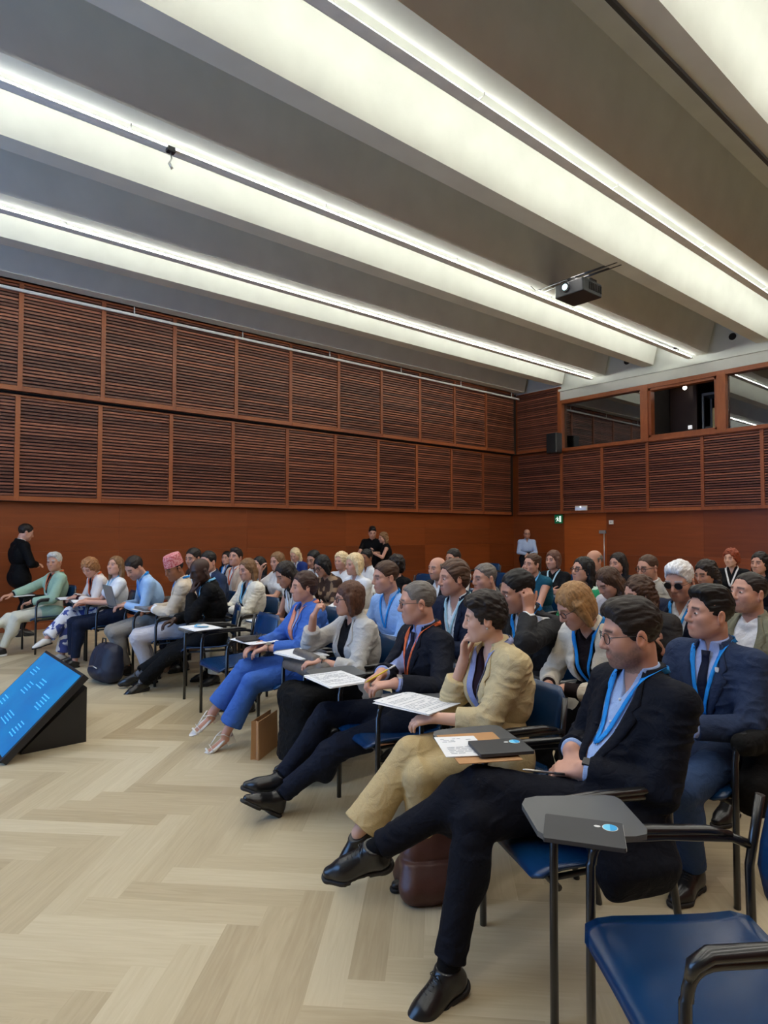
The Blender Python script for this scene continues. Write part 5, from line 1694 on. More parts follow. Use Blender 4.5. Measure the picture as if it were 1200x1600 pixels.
def spots(name, c0, c1, scale, thr=.5, detail=2.0, dist=1.5):
    m, nt, b = new_mat(name); tc = node(nt, 'ShaderNodeTexCoord')
    nz = node(nt, 'ShaderNodeTexNoise'); nz.inputs['Scale'].default_value = scale; nz.inputs['Detail'].default_value = detail; nz.inputs['Distortion'].default_value = dist
    nt.links.new(tc.outputs['Object'], nz.inputs['Vector'])
    r = ramp(nt, [(thr - .02, c0), (thr + .02, c1)]); nt.links.new(nz.outputs['Fac'], r.inputs['Fac']); nt.links.new(r.outputs['Color'], b.inputs['Base Color']); b.inputs['Roughness'].default_value = .8
    return m
SWIRL = spots('swirl_print', srgb(58, 72, 140), srgb(226, 226, 230), 9, .48)
CAPCLOTH = spots('cap_print', srgb(214, 150, 150), srgb(178, 60, 70), 60, .52)

# ---- front row, from the camera end
cast('near', 'person in a dark navy suit and pale blue shirt wearing a square watch', (2.04, 1.30), 156, seat=(2.02, 1.345), short='person with the square watch', tail=(1,), leglen=1.09, fat=1.07,
     s=1.02, hip=.52, lean=-22, curve=28, twist=4, head=(2, 8, 0), footL=('w', W(585, 1328, .38)), footR=('w', W(700, 1515, .095)), toeL=('w', W(478, 1352, .33)), toeR=('w', W(612, 1592, .02)), kneeL=(.4, -.3, 1), kneeR=(.5, -.1, 1),
     armL=dict(w=('w', W(910, 1203, .70)), fd=(.55, -.75, -.15), pn=(-.3, -.2, -1), curl=(35, 45, 30), pole=(-.6, .8, -.5)),
     armR=dict(w=('w', W(893, 1172, .735)), fd=(.25, .55, -.35), pn=(-.4, 0, -1), curl=(40, 50, 30)),
     outer=dict(col=srgb(23, 27, 40), depth=.42, w=.085, buttons=True), top=dict(col=srgb(158, 182, 222), open=.045, depth=.10), bottom=dict(col=srgb(21, 24, 37)),
     hair='side', haircol='dark', beard=.75, beardcol=srgb(74, 62, 54), glasses='thin', lanyard=LB, landepth=.27, badge=False, watch='L', casemat=M['black'], skin='light', belly=.9)
cast('beige', 'person in a beige trouser suit with rolled sleeves, fingers held to the mouth', (2.28, 1.98), 162, lean=-2, curve=16, head=(-8, 8, 0), s=.97, fem=True,
     legs='crossR', footR=('w', W(560, 1302, .24)), toeR=('w', W(518, 1352, .13)), footL=(.36, .02, .085), kneeR=(.5, .15, 1),
     armR='mouth', armL=dict(w=(.30, -.02, .70), fd=(.8, -.5, -.2), pn=(-.2, -.3, -1)),
     outer=dict(col=srgb(196, 178, 138), depth=.46, w=.08, wmin=.03, upto=.55, loose=.010, o=.022), top=dict(col=srgb(52, 30, 42), collar=False, sleeve='half', open=.06, depth=.12), bottom=dict(col=srgb(190, 168, 124), hem=.095, upto=.92, o=.016),
     hair='tousled', haircol='dark', skin='fair', lanyard=srgb(150, 160, 205), landepth=.36, shoes='flat', earring=True)
cast('orange', 'person in a navy suit with orange lanyard, writing with a yellow pen', (2.42, 2.74), 166, seat=(2.34, 2.70), lean=-12, curve=22, head=(-4, 6, 0), s=1.04,
     footL=('w', W(436, 1244, .10)), footR=('w', W(440, 1216, .15)), toeL=('w', W(374, 1218, .25)), toeR=('w', W(356, 1206, .21)),
     armR=dict(w=('w', W(596, 1052, .785)), fd=(.85, .1, -.3), pn=(.0, .5, -1), curl=(45, 50, 30)), armL=dict(w=('w', W(618, 1068, .765)), fd=(.8, -.55, -.15), pn=(0, -.2, -1)),
     outer=dict(col=srgb(28, 32, 46), depth=.38, buttons=True), top=dict(col=srgb(150, 165, 215), open=.015, depth=.05), tie=srgb(26, 28, 52), bottom=dict(col=srgb(30, 36, 54)),
     hair='crop', haircol='salt', greying=.5, glasses='thin', skin='light', lanyard=ORG, landepth=.30, watch='L', shoes='oxford')
cast('grey', 'person in a pale grey open jacket and long black skirt, chin on raised hand', (2.56, 3.42), 172, lean=0, curve=14, head=(2, 2, 0), s=.96, fem=True, legs='flat', footL=(.40, .10, .085), footR=(.36, -.08, .085),
     armR=dict(w=(.27, -.09, .985), fd=(-.35, .30, 1), pn=(-.9, .3, 0), curl=(60, 65, 35), pole=(.5, -.6, -1)), armL=dict(w=(.31, .08, .72), fd=(.85, -.4, -.1), pn=(-.2, 0, -1), curl=(40, 40, 25)),
     outer=dict(col=srgb(186, 184, 180), depth=.5, w=.085, wmin=.075, upto=.55, loose=.010, lapel=True, lw=1.5, o=.022), top=dict(col=srgb(26, 26, 30), collar=False, sleeve='half', open=.06, depth=.06), bottom=dict(kind='skirt', col=BLK, hem=.17, upto=.88),
     hair='bobfringe', haircol=srgb(86, 56, 40), glasses='thick', skin='light', watch='L', shoes='ankle')
cast('royal', 'person in a royal blue trouser suit and white heeled sandals, legs crossed', (2.60, 4.10), 170, lean=-6, curve=14, head=(4, 2, 0), s=.97, fem=True,
     footR=('w', W(330, 1116, .22)), toeR=('w', W(292, 1142, .13)), footL=('w', W(352, 1148, .11)), toeL=('w', W(312, 1170, .04)), kneeR=(.5, .2, 1), rawtoe=True,
     armL=dict(w=(.30, .04, .70), fd=(.8, -.4, -.3), pn=(-.2, 0, -1)), armR=dict(w=(.34, -.08, .70), fd=(.8, .3, -.2), pn=(-.2, 0, -1)),
     outer=dict(col=srgb(64, 102, 178), depth=.44, w=.075, wmin=.03, upto=.72, o=.024), top=dict(col=srgb(170, 188, 232), collar=False, open=.08, depth=.16, sleeve='half'), bottom=dict(col=srgb(60, 98, 172), hem=.085, upto=.80, o=.018),
     hair='full', haircol=srgb(60, 40, 32), skin='light', lanyard=srgb(232, 150, 120), landepth=.34, earring=True, watch='L', shoes='sandal', shoemats=[M['white_leather'], M['rubber']])
cast('black', 'person in an all black suit with a pale blue badge, chin resting on the fist', (2.56, 5.92), 156, lean=6, curve=22, head=(6, 18, 0), s=1.0,
     footL=('w', W(222, 1066, .09)), footR=('w', W(205, 1060, .09)), toeL=('w', W(182, 1082, .03)), toeR=('w', W(158, 1077, .03)), armL='chin', armR=dict(w=(.36, .0, .70), fd=(.8, .4, -.2), pn=(-.2, 0, -1)),
     outer=dict(col=BLK, depth=.30, lapel=False, w=.06), top=dict(col=BLK, open=.02, depth=.06), bottom=dict(col=srgb(24, 24, 25), hem=.07, o=.015), kneeL=(.2, 0, 1), kneeR=(.2, 0, 1), hair='bald', sock=srgb(110, 110, 112), skin='dark', haircol='black', lanyard=SKY, landepth=.36, lanx=.03, shoes='loafer')
cast('cap', 'person in a pink patterned cap and cream jacket with pale trousers', (2.58, 6.52), 160, lean=0, curve=18, head=(0, 22, 0), legs='back', armL='tablet', armR='tablet',
     outer=dict(col=srgb(206, 190, 168), depth=.42, w=.09, wmin=.05), top=dict(col=WHT, open=.03), bottom=dict(col=srgb(186, 184, 190), hem=.07, o=.02), hair='crop', haircol='black', cap=CAPCLOTH, skin='brown', lanyard=LB, landepth=.32)
cast('laptop', 'person in a light blue shirt and grey trousers bent over an open laptop', (2.40, 7.2), 172, lean=12, curve=24, head=(0, 34, 0), legs='back', armL='tablet', armR='tablet',
     top=dict(col=srgb(160, 192, 228), open=.03), bottom=dict(col=srgb(140, 134, 126)), hair='short', haircol='dark', skin='light', lanyard=LB, beard=.4)
cast('jeans', 'person in a white sleeveless top and dark jeans, looking up past the laptop', (2.36, 7.9), 178, fem=True, s=.97, lean=-4, curve=10, head=(4, -10, 0), armL=dict(w=(.34, .10, .74), fd=(.9, -.2, -.1)), armR='tablet',
     top=dict(col=WHT, collar=False, sleeve='short', open=.07, depth=.08), bottom=dict(col=srgb(34, 44, 70)), hair='long', haircol='light', skin='light', lanyard=SKY, shoes='flat')
cast('patterned', 'person in a white jacket and blue patterned trousers, head bowed', (2.26, 8.48), 184, fem=True, s=.96, lean=8, curve=20, head=(4, 30, 0), legs='crossR', armL='tablet', armR='tablet',
     outer=dict(col=srgb(226, 214, 204), depth=.44, w=.08, wmin=.03), top=dict(col=srgb(70, 24, 30), collar=False, open=.06, depth=.1), bottom=dict(col=WHT, hem=.085, o=.018, mat=SWIRL), hair='curly', haircol='ginger', skin='light', lanyard=ORG, shoes='flat', shoemats=[M['white_leather'], M['rubber']])
cast('mint', 'person in a mint green blazer and off-white trousers, orange lanyard', (2.02, 9.18), 186, lean=-8, curve=12, head=(6, 2, 0), footR=(.80, .10, .34), kneeR=(.3, .2, 1), footL=(.58, .08, .085), armL='lap', armR=dict(w=(.48, -.12, .72), fd=(.9, .1, -.1)),
     outer=dict(col=srgb(150, 178, 158), depth=.42, w=.085, wmin=.03), top=dict(col=srgb(34, 30, 32), collar=False, open=.05, depth=.05), bottom=dict(col=srgb(206, 204, 186)), hair='side', haircol=srgb(190, 190, 186), skin='tan', lanyard=ORG, shoes='sneaker', shoemats=[M['black'], M['white']])

# ---- second row
cast('pin', 'person in a navy suit with white lapel pin, hands in the lap', (3.12, 1.27), 172, lean=-8, curve=16, head=(2, -2, 0), s=1.01, legs='back', armL='clasp', armR='clasp', tablet=False,
     outer=dict(col=srgb(40, 52, 78), depth=.40, buttons=True), top=dict(col=srgb(168, 184, 226), open=.015, depth=.05), tie=srgb(26, 32, 60), bottom=dict(col=srgb(46, 66, 100)), hair='quiff', haircol='black', skin='light', lapelpin=True, lanyard=LB, landepth=.33, watch='L', watchmat=M['steel'], badge=False)
cast('cardigan', 'person in glasses and a cream cardigan, head bowed over a notebook', (2.98, 1.90), 172, fem=True, s=.97, lean=10, curve=22, head=(3, 30, 0), armL='tablet', armR='tablet', legs='back',
     outer=dict(col=srgb(214, 206, 190), depth=.46, w=.085, wmin=.06, lapel=False), top=dict(col=srgb(42, 30, 32), collar=False, open=.06, depth=.06), bottom=dict(col=srgb(30, 30, 36)), hair='bob', haircol=srgb(150, 112, 70), glasses='thin', skin='light', lanyard=LB, landepth=.34, shoes='flat')
cast('charcoal', 'person in a charcoal suit leaning the head on a hand at the ear', (2.98, 2.42), 176, lean=6, curve=20, head=(2, 14, -4), armL='ear', armR='tablet', legs='back',
     outer=dict(col=srgb(58, 58, 60), depth=.4), top=dict(col=WHT, open=.02, depth=.06), bottom=dict(col=srgb(60, 60, 62)), hair='short', haircol='black', skin='tan', lanyard=LB)
cast('blazer', 'person in a navy blazer over an open white shirt, looking to the stage', (3.34, 3.15), 180, lean=0, curve=12, head=(2, 4, 0), s=1.04, armL='tablet', armR='tablet',
     outer=dict(col=srgb(34, 44, 70), depth=.42, wmin=.02), top=dict(col=srgb(222, 230, 238), open=.05, depth=.12), bottom=dict(col=srgb(80, 78, 76)), hair='full', haircol=srgb(84, 62, 48), skin='light', lanyard=srgb(170, 210, 225), badge=False)
cast('sky', 'person in a light blue shirt with forearms on the writing tablet', (3.26, 3.80), 180, lean=6, curve=14, head=(4, 6, 0), s=1.02, armL='tablet', armR='tablet',
     top=dict(col=srgb(150, 184, 230), open=.04, depth=.1), bottom=dict(col=srgb(40, 44, 60)), hair='short', haircol='brown', skin='light', lanyard=LB, badge=False)
cast('tan', 'person in a sleeveless pale tan top, writing on a tablet', (3.10, 5.12), 180, fem=True, s=.97, lean=14, curve=20, head=(2, 26, 0), armL='tablet', armR='tablet', legs='out',
     top=dict(col=srgb(206, 196, 182), collar=False, sleeve='none', open=.07, depth=.08), bottom=dict(col=srgb(30, 32, 44)), hair='long', haircol='dark', skin='tan', lanyard=WHT)
cast('ivory', 'person in an ivory jacket over a dark top, forearms on the tablet', (3.24, 6.16), 180, fem=True, s=.97, lean=-2, curve=12, head=(4, 8, 0), armL='tablet', armR='tablet',
     outer=dict(col=srgb(230, 226, 212), depth=.46, wmin=.05), top=dict(col=srgb(34, 36, 52), collar=False, open=.07, depth=.1), bottom=dict(col=srgb(222, 218, 204), hem=.08), hair='long', haircol='light', skin='light', lanyard=SKY)
cast('backnavy', 'person in a navy suit seated right behind the pink cap', (3.22, 7.02), 186, lean=4, curve=14, head=(6, 8, 0), armL='lap', armR='lap', outer=dict(col=NAVY2), top=dict(col=WHT), bottom=dict(col=NAVY), hair='short', haircol='black', skin='light')
cast('hidden', 'person in a brown jacket mostly hidden behind the pink cap', (3.25, 7.72), 184, lean=4, head=(0, 10, 0), outer=dict(col=srgb(72, 54, 48)), top=dict(col=WHT), bottom=dict(col=NAVY), hair='short', haircol='dark', skin='tan')

# ---- third row
cast('olive', 'person in an olive overshirt and white T-shirt at the right edge', (4.12, 1.47), 172, lean=-4, curve=12, head=(4, -4, 0), s=1.03, tablet=False,
     outer=dict(col=srgb(122, 120, 100), depth=.5, w=.085, wmin=.05, lw=1.2), top=dict(col=srgb(228, 228, 230), collar=False, open=.05, depth=.03), bottom=dict(col=DENIM), hair='crop', haircol='dark', beard=.4, skin='light')
cast('sunglasses', 'person in dark glasses and a navy jacket, holding a phone', (4.15, 1.93), 172, lean=-4, curve=14, head=(30, 16, 0), s=1.03, armL='phone', armR='phone',
     outer=dict(col=srgb(38, 46, 72), depth=.46, w=.09, wmin=.07), top=dict(col=srgb(222, 230, 240), open=.05, depth=.1), bottom=dict(col=NAVY), hair='side', haircol='white', glasses='sun', skin='light', lanyard=LB)
cast('curls', 'person with wavy brown hair just behind the square watch wearer', (3.95, 2.06), 176, fem=True, s=.95, lean=6, curve=16, head=(2, 14, 0), outer=dict(col=srgb(70, 66, 64)), top=dict(col=WHT), bottom=dict(col=NAVY), hair='longwavy', haircol='brown', skin='light')
cast('greysuit', 'person in a grey suit and pale pink shirt, hand over the mouth', (4.02, 3.42), 180, lean=4, curve=18, head=(4, 6, 0), armR='chin', armL='tablet',
     outer=dict(col=srgb(92, 92, 92), depth=.4), top=dict(col=srgb(222, 196, 196)), bottom=dict(col=srgb(92, 92, 92)), hair='crop', haircol='salt', skin='light')
cast('whiteblond', 'person in a white blouse sitting behind the light blue shirt, facing left', (4.06, 5.32), 180, fem=True, s=.98, lean=0, head=(2, 2, 0), top=dict(col=WHT, open=.04), bottom=dict(col=CREAM), hair='bob', haircol='fair', skin='light', armL='tablet', armR='tablet')
cast('leafy', 'person in a dark brown leaf-patterned top and glasses, head bowed', (4.04, 5.92), 180, fem=True, s=.96, lean=8, curve=18, head=(2, 24, 0), top=dict(col=srgb(66, 46, 36), stripe=np.array(srgb(150, 120, 90)), collar=False), bottom=dict(col=NAVY), hair='bob', haircol='black', glasses='thick', skin='tan', armL='tablet', armR='tablet')
cast('armup', 'person in a white top with one hand raised beside the face', (4.06, 7.0), 180, fem=True, s=.97, head=(0, 8, 0), armR='up', armL='tablet', top=dict(col=WHT, collar=False, sleeve='short', open=.06), bottom=dict(col=NAVY), hair='long', haircol='light', skin='light')
cast('darktop', 'person in a dark cardigan, in profile between two white tops', (4.06, 7.5), 180, fem=True, s=.97, lean=-2, head=(0, -4, 0), outer=dict(col=srgb(50, 42, 48), wmin=.05), top=dict(col=WHT, collar=False), bottom=dict(col=NAVY), hair='long', haircol='black', skin='light')
cast('beigeorange', 'person in a beige jacket with an orange lanyard, looking up to the stage', (4.06, 8.08), 180, s=1.02, lean=-4, head=(4, -8, 0), outer=dict(col=srgb(196, 176, 160), wmin=.06), top=dict(col=WHT), bottom=dict(col=NAVY), hair='side', haircol='dark', skin='light', lanyard=ORG, badge=False)

# ---- fourth to seventh rows
cast('bluelan', 'person in a dark jacket and blue lanyard, back row left', (4.95, 10.0), 186, fem=True, s=.95, outer=dict(col=srgb(40, 44, 58)), top=dict(col=WHT), hair='long', haircol='black', skin='light', lanyard=LB)
cast('darkcrown', 'person in a white shirt hidden behind the leaf-patterned top', (4.92, 7.35), 180, lean=6, head=(0, 18, 0), top=dict(col=WHT), hair='short', haircol='black', skin='tan')
cast('shortblond', 'person in a white knitted top with short curls, facing the camera', (4.88, 6.64), 200, fem=True, s=.96, head=(6, 0, 0), top=dict(col=srgb(222, 222, 224), collar=False, open=.04), hair='curly', haircol='fair', skin='light')
cast('blackcurl', 'person in a black top with bare arm, behind the light blue shirt', (4.88, 5.55), 180, fem=True, s=.97, head=(0, 4, 0), top=dict(col=BLK, collar=False, sleeve='none', open=.07), hair='curly', haircol='dark', skin='light')
cast('baldback', 'person in a dark jacket half hidden behind the navy blazer', (4.9, 4.9), 180, lean=2, head=(4, 4, 0), outer=dict(col=srgb(44, 44, 52)), top=dict(col=WHT), hair='fringe', haircol='salt', beard=.5, skin='light')
cast('green', 'person in glasses and a bright green top, looking up', (4.90, 3.06), 176, fem=True, s=.98, lean=-2, head=(3, -6, 0), top=dict(col=srgb(40, 140, 90), collar=False, open=.05, stripe=np.array(srgb(190, 215, 195))), hair='long', haircol='black', glasses='thick', skin='light', lanyard=WHT)
cast('whitescarf', 'person in a pale knitted top looking down, long hair falling forward', (4.56, 2.60), 174, fem=True, s=.96, lean=8, curve=20, head=(3, 32, 0), top=dict(col=srgb(200, 192, 190), collar=False), hair='long', haircol='brown', skin='light')
cast('folderup', 'person in glasses and a light grey jacket, holding up a kraft folder', (5.75, 2.94), 176, s=1.02, lean=-2, head=(4, 10, 0), armL='phone', armR='phone', outer=dict(col=srgb(160, 156, 148)), top=dict(col=WHT), hair='crop', haircol='brown', glasses='thin', skin='light', beard=.3)
cast('darkwave', 'person in a black top between dark glasses and olive overshirt', (5.70, 2.36), 176, fem=True, s=.96, lean=2, head=(4, 16, 0), top=dict(col=BLK, collar=False), hair='longwavy', haircol='dark', skin='tan')
cast('farwhite', 'person in a white shirt in the back rows above the blazer', (5.78, 5.46), 180, head=(0, 6, 0), top=dict(col=WHT), hair='short', haircol='dark', skin='tan')
cast('teal', 'person in a teal sleeveless dress, one hand on the cheek', (5.76, 4.27), 176, fem=True, s=1.0, lean=8, curve=16, head=(4, 4, -6), armR='cheek', armL='fold', top=dict(col=srgb(26, 78, 98), collar=False, sleeve='none', open=.06), bottom=dict(col=srgb(24, 60, 80)), hair='pony', haircol='brown', skin='light', lanyard=SKY)
cast('farnavy', 'person in a navy jacket with white lanyard, back row left', (5.85, 9.3), 184, fem=True, s=1.0, lean=4, head=(3, 22, 0), outer=dict(col=srgb(34, 52, 110)), top=dict(col=WHT), hair='long', haircol='fair', skin='light', lanyard=WHT, badge=False)
cast('farpale', 'person in a pale shirt behind the fair-haired white blouse', (5.65, 7.06), 180, head=(0, 8, 0), top=dict(col=WHT), hair='short', haircol='black', skin='brown')
cast('sweater', 'person in a black sweater with a white lanyard, arms folded', (6.62, 4.58), 186, fem=True, s=.98, head=(6, 2, 0), armL='fold', armR='fold', top=dict(col=srgb(22, 24, 28), collar=False, open=.05), hair='bob', haircol=srgb(92, 60, 46), skin='light', lanyard=srgb(190, 225, 240))
cast('farbald', 'person in a white shirt behind the bright green top', (6.6, 4.02), 178, s=1.0, head=(0, 8, 0), top=dict(col=WHT), hair='fringe', haircol='salt', skin='tan')
cast('fardark', 'person in a black cardigan before the wooden end wall', (6.52, 3.67), 178, fem=True, s=.97, head=(3, 6, 0), outer=dict(col=srgb(34, 32, 34)), top=dict(col=srgb(60, 60, 60), collar=False), hair='long', haircol='dark', skin='light')
cast('redhair', 'person in a black sweater with white collar, farthest on the right', (8.9, 3.4), 190, fem=True, s=1.02, hip=.56, head=(7, 6, 0), top=dict(col=srgb(20, 22, 28), o=.012), hair='curly', haircol='red', skin='fair', lanyard=WHT, badge=False)
cast('edge', 'person in a dark top at the far right edge', (7.5, 2.57), 190, fem=True, s=1.0, head=(7, 2, 0), top=dict(col=srgb(40, 40, 52), collar=False), hair='longwavy', haircol='black', skin='light')

# ---- standing
cast('wallblack', 'person in a black jacket standing at the left wall, looking down', (1.86, 10.72), 10, stand=True, s=1.0, lean=0, curve=6, head=(-6, 18, 0), armL=dict(w=(.22, .06, 1.06), fd=(.6, -.7, 0), pole=(-.5, 1, -.3)), armR=dict(w=(.20, -.06, 1.06), fd=(.5, .7, 0), pole=(-.5, -1, -.3)), outer=dict(col=BLK, lapel=False), top=dict(col=WHT), bottom=dict(col=BLK), hair='short', haircol='dark', skin='light')
cast('cameraman', 'person in a black T-shirt standing at the wall with a camera in hand', (8.4, 10.38), 225, stand=True, s=1.0, lean=0, head=(10, 20, 0), armL=dict(w=(.30, .06, 1.12), fd=(.8, -.4, .1), pole=(-.5, 1, -.5)), armR=dict(w=(.30, -.08, 1.12), fd=(.8, .3, .1), pole=(-.5, -1, -.5)), top=dict(col=srgb(16, 16, 18), collar=False, sleeve='short', open=.05, depth=.03), bottom=dict(col=BLK), hair='quiff', haircol='black', skin='light')
cast('companion', 'person in a black top with long wavy hair standing next to the camera operator', (8.45, 10.0), 150, stand=True, fem=True, s=.93, lean=0, head=(10, 10, 0), armL=dict(w=(.28, .12, 1.12), fd=(.2, -.2, 1), pole=(-.4, .8, -.8)), armR='side', top=dict(col=BLK, collar=False, sleeve='none', open=.06), bottom=dict(col=BLK), hair='longwavy', haircol='light', skin='light')
cast('backpacker', 'person in a pale blue shirt standing at the back with a dark bag strap', (13.1, 9.9), 225, stand=True, s=.97, lean=0, head=(0, 4, 0), armL=dict(w=(.22, .03, .98), fd=(.5, -.8, -.1), pole=(-.5, 1, -.4)), armR=dict(w=(.22, -.03, 1.0), fd=(.5, .8, -.1), pole=(-.5, -1, -.4)), top=dict(col=srgb(176, 196, 230), open=.03), bottom=dict(col=srgb(36, 38, 46)), hair='fringe', haircol='dark', beard=.5, glasses='thin', skin='light')
# ------------------------------------------------------------------ empty chairs
chair((1.64, .67), 142, 'empty blue tablet chair cut off at the bottom right corner', None, True)
chair((2.50, 4.90), 178, 'empty blue tablet chair in the front row, left of the royal blue suit', None)
for (px, py, dep, face, where) in ((645, 893, 10.6, 180, 'empty blue chair back showing right of the black top with bare arm'), (758, 877, 14.2, 182, 'empty dark blue chair back left of the standing pale blue shirt'),
        (806, 890, 12.0, 180, 'empty blue chair back in front of the standing pale blue shirt'), (881, 892, 10.4, 180, 'empty blue chair back just right of the black sweater'), (775, 893, 10.8, 180, 'empty blue chair back behind the grey suit')):
    p = WD(px, py, dep); chair((p[0], p[1]), face, where, 'empty chairs in the back rows', False)

# ------------------------------------------------------------------ on the tablets
c0 = (1.64, .67)
def lie(p0, p1):
    d = W(*p0, TAB_Z) - W(*p1, TAB_Z); return math.degrees(math.atan2(d[1], d[0])) - 90
t = W(912, 1297, TAB_Z + .012); notebook((t[0], t[1], TAB_Z), lie((850, 1284), (972, 1300)), 'dark notebook with a round blue emblem on the empty chair tablet at bottom right')
p = tabpos('near')
e = empty('kraft_folder', tuple(p), math.radians(150)); mb = MB(); mb.rbox((0, 0, .0015), (.24, .32, .003), .004); mb.build('folder_cover', M['cardboard'], e)
tag(e, 'open kraft paper folder on the tablet beside the square watch wearer', 'folder')
paper_stack((p[0] - .05, p[1] + .04, TAB_Z + .004), 150, 'white sheet lying on the kraft folder near the beige trousers', (.16, .22), 2, True, None, 3)
t = W(782, 1166, TAB_Z + .02); notebook((t[0], t[1], TAB_Z + .010), lie((735, 1172), (825, 1166)), 'dark notebook with a round blue emblem on the kraft folder')
p = tabpos('beige'); paper_stack(p, 8, 'stack of printed sheets on the tablet in front of the beige suit', (.25, .33), 5, True, None, 5)
p = W(524, 1062, TAB_Z); paper_stack((p[0], p[1], TAB_Z), -8, 'printed sheets under the hands holding the yellow pen', (.24, .32), 4, True, None, 6)
p = tabpos('grey'); paper_stack(p, 5, 'white sheets on the tablet between the royal blue suit and the grey jacket', (.22, .32), 5, False, None, 7)
p = tabpos('royal'); paper_stack(p, 3, 'white sheet under the black notebook on the tablet of the royal blue suit', (.24, .33), 2, False, None, 8)
notebook((p[0], p[1] + .02, TAB_Z + .005), 85, 'closed black notebook with folded glasses on top, royal blue suit tablet', False, (.17, .23), M['black'])
e = empty('folded_glasses', (p[0] + .02, p[1] - .02, TAB_Z + .019)); mb = MB()
for y in (-.035, .035): mb.tube([(.024 * math.cos(a) * .3, y + .026 * math.cos(a), .022 + .02 * math.sin(a)) for a in np.linspace(0, 2 * math.pi, 18)], .002, 6, caps=False)
mb.tube([(0, -.06, .03), (.05, .05, .02)], .002, 6); mb.tube([(0, .06, .03), (.05, -.05, .02)], .002, 6); mb.tube([(0, -.009, .025), (0, .009, .025)], .002, 6); mb.build('frame', M['black'], e)
tag(e, 'pair of folded black glasses lying on the black notebook', 'glasses')
p = on_tablet((2.50, 4.90), 178); paper_stack(p, 4, 'white programme sheets on the tablet of the empty front row chair', (.24, .33), 3, False, None, 9)
e = empty('name_badge', (p[0], p[1], TAB_Z + .009)); mb = MB(); mb.tube([(.05, -.06, .004), (.0, -.09, .012), (-.05, -.02, .010), (0, .05, .014), (.05, .09, .006)], .009, 6, flat=.4); mb.build('lanyard_loop', cloth(SKY), e)
mb = MB(); mb.rbox((.02, .0, .008), (.09, .12, .004), .005); mb.build('card', M['white'], e); tag(e, 'pale blue lanyard and badge left on the empty front row tablet', 'badge')
p = tabpos('cap'); paper_stack(p, 2, 'white papers on the tablet in front of the pink cap', (.26, .34), 2, False, None, 10)
def laptop(p, rot, ang, label):
    e = empty('laptop', tuple(p), math.radians(rot)); gm = plain('laptop_grey', srgb(118, 120, 120), .4, .3)
    mb = MB(); mb.rbox((0, 0, .008), (.23, .33, .016), .012); mb.build('keyboard_base', gm, e, bevel=.002)
    a = math.radians(ang); mb = MB(); mb.rbox((-.115, 0, .004), (.23, .33, .008), .012); o = mb.build('lid', gm, e, bevel=.002)
    o.location = (.115 if ang > 5 else .115, 0, .018); o.rotation_euler = (0, a, 0)
    tag(e, label, 'laptop'); return e
laptop((p[0] + .0, p[1], TAB_Z + .005), 180, 0, 'closed grey laptop on the tablet in front of the pink cap')
p = tabpos('laptop', .25, -.22); laptop((p[0], p[1], TAB_Z), 180, 105, 'open grey laptop with its lid towards the camera, beside the light blue shirt')
for k, (key, lab) in enumerate((('jeans', 'white papers on the tablet of the sleeveless white top and jeans'), ('patterned', 'white papers on the tablet above the blue patterned trousers'), ('ivory', 'pink-white papers under the forearms of the ivory jacket'),
        ('tan', 'papers under the hands of the sleeveless tan top'), ('sky', 'white papers under the forearms of the light blue shirt'), ('blazer', 'white papers on the tablet of the navy blazer'), ('cardigan', 'notes under the hands of the cream cardigan'),
        ('leafy', 'cream papers on the tablet of the leaf-patterned top'), ('mint', 'white papers on the tablet reached by the mint green blazer'))):
    p = tabpos(key); paper_stack(p, 3 * k - 10, lab, (.23, .32), 3, k in (4, 6), None, 20 + k)
# kraft folders held or propped in the third and fifth rows
i = INFO['sunglasses']; w = i['toW'](i['arms']['L'][2]); e = empty('kraft_folder', (w[0] - .06, w[1], w[2] - .12), math.radians(150)); mb = MB(); mb.prism([(-.12, -.16, 0), (.10, -.16, .09), (.10, .16, .09), (-.12, .16, 0)], (0, 0, .004)); mb.build('folder_cover', M['cardboard'], e)
tag(e, 'kraft folder resting on the lap under the held phone', 'folder')
e = empty('phone', (w[0] - .09, w[1] + .04, w[2] + .06), math.radians(172)); mb = MB(); mb.rbox((0, 0, 0), (.15, .075, .009), .012); o = mb.build('phone_body', M['black'], e); o.rotation_euler = (0, -.7, 0)
mb = MB(); mb.rbox((0, 0, .005), (.14, .068, .001), .010); mb.build('glass_front', M['metal_black'], o); tag(e, 'black phone held by the person in dark glasses', 'phone')
i = INFO['folderup']; w = i['toW'](i['arms']['L'][2]); e = empty('kraft_folder', (w[0] - .08, w[1] + .03, w[2] + .10), math.radians(150)); mb = MB(); mb.prism([(-.004, -.12, -.15), (-.06, .12, -.15), (-.06, .12, .16), (-.004, -.12, .16)], (.004, .001, 0)); mb.build('folder_cover', M['cardboard'], e)
tag(e, 'kraft folder held up in front of the light grey jacket', 'folder')
i = INFO['cameraman']; w = (i['toW'](i['arms']['L'][2]) + i['toW'](i['arms']['R'][2])) / 2; e = empty('camera', (w[0] - .06, w[1] - .08, w[2] + .03), math.radians(225)); mb = MB(); mb.rbox((0, 0, 0), (.08, .14, .09), .01); mb.build('camera_body', M['black'], e)
mb = MB(); mb.tube([(.03, 0, 0), (.13, 0, 0)], .038, 14); mb.build('lens', M['metal_black'], e); mb = MB(); mb.rbox((0, 0, .055), (.05, .05, .03), .008); mb.build('viewfinder', M['black'], e); tag(e, 'black camera held by the person in the black T-shirt', 'camera')
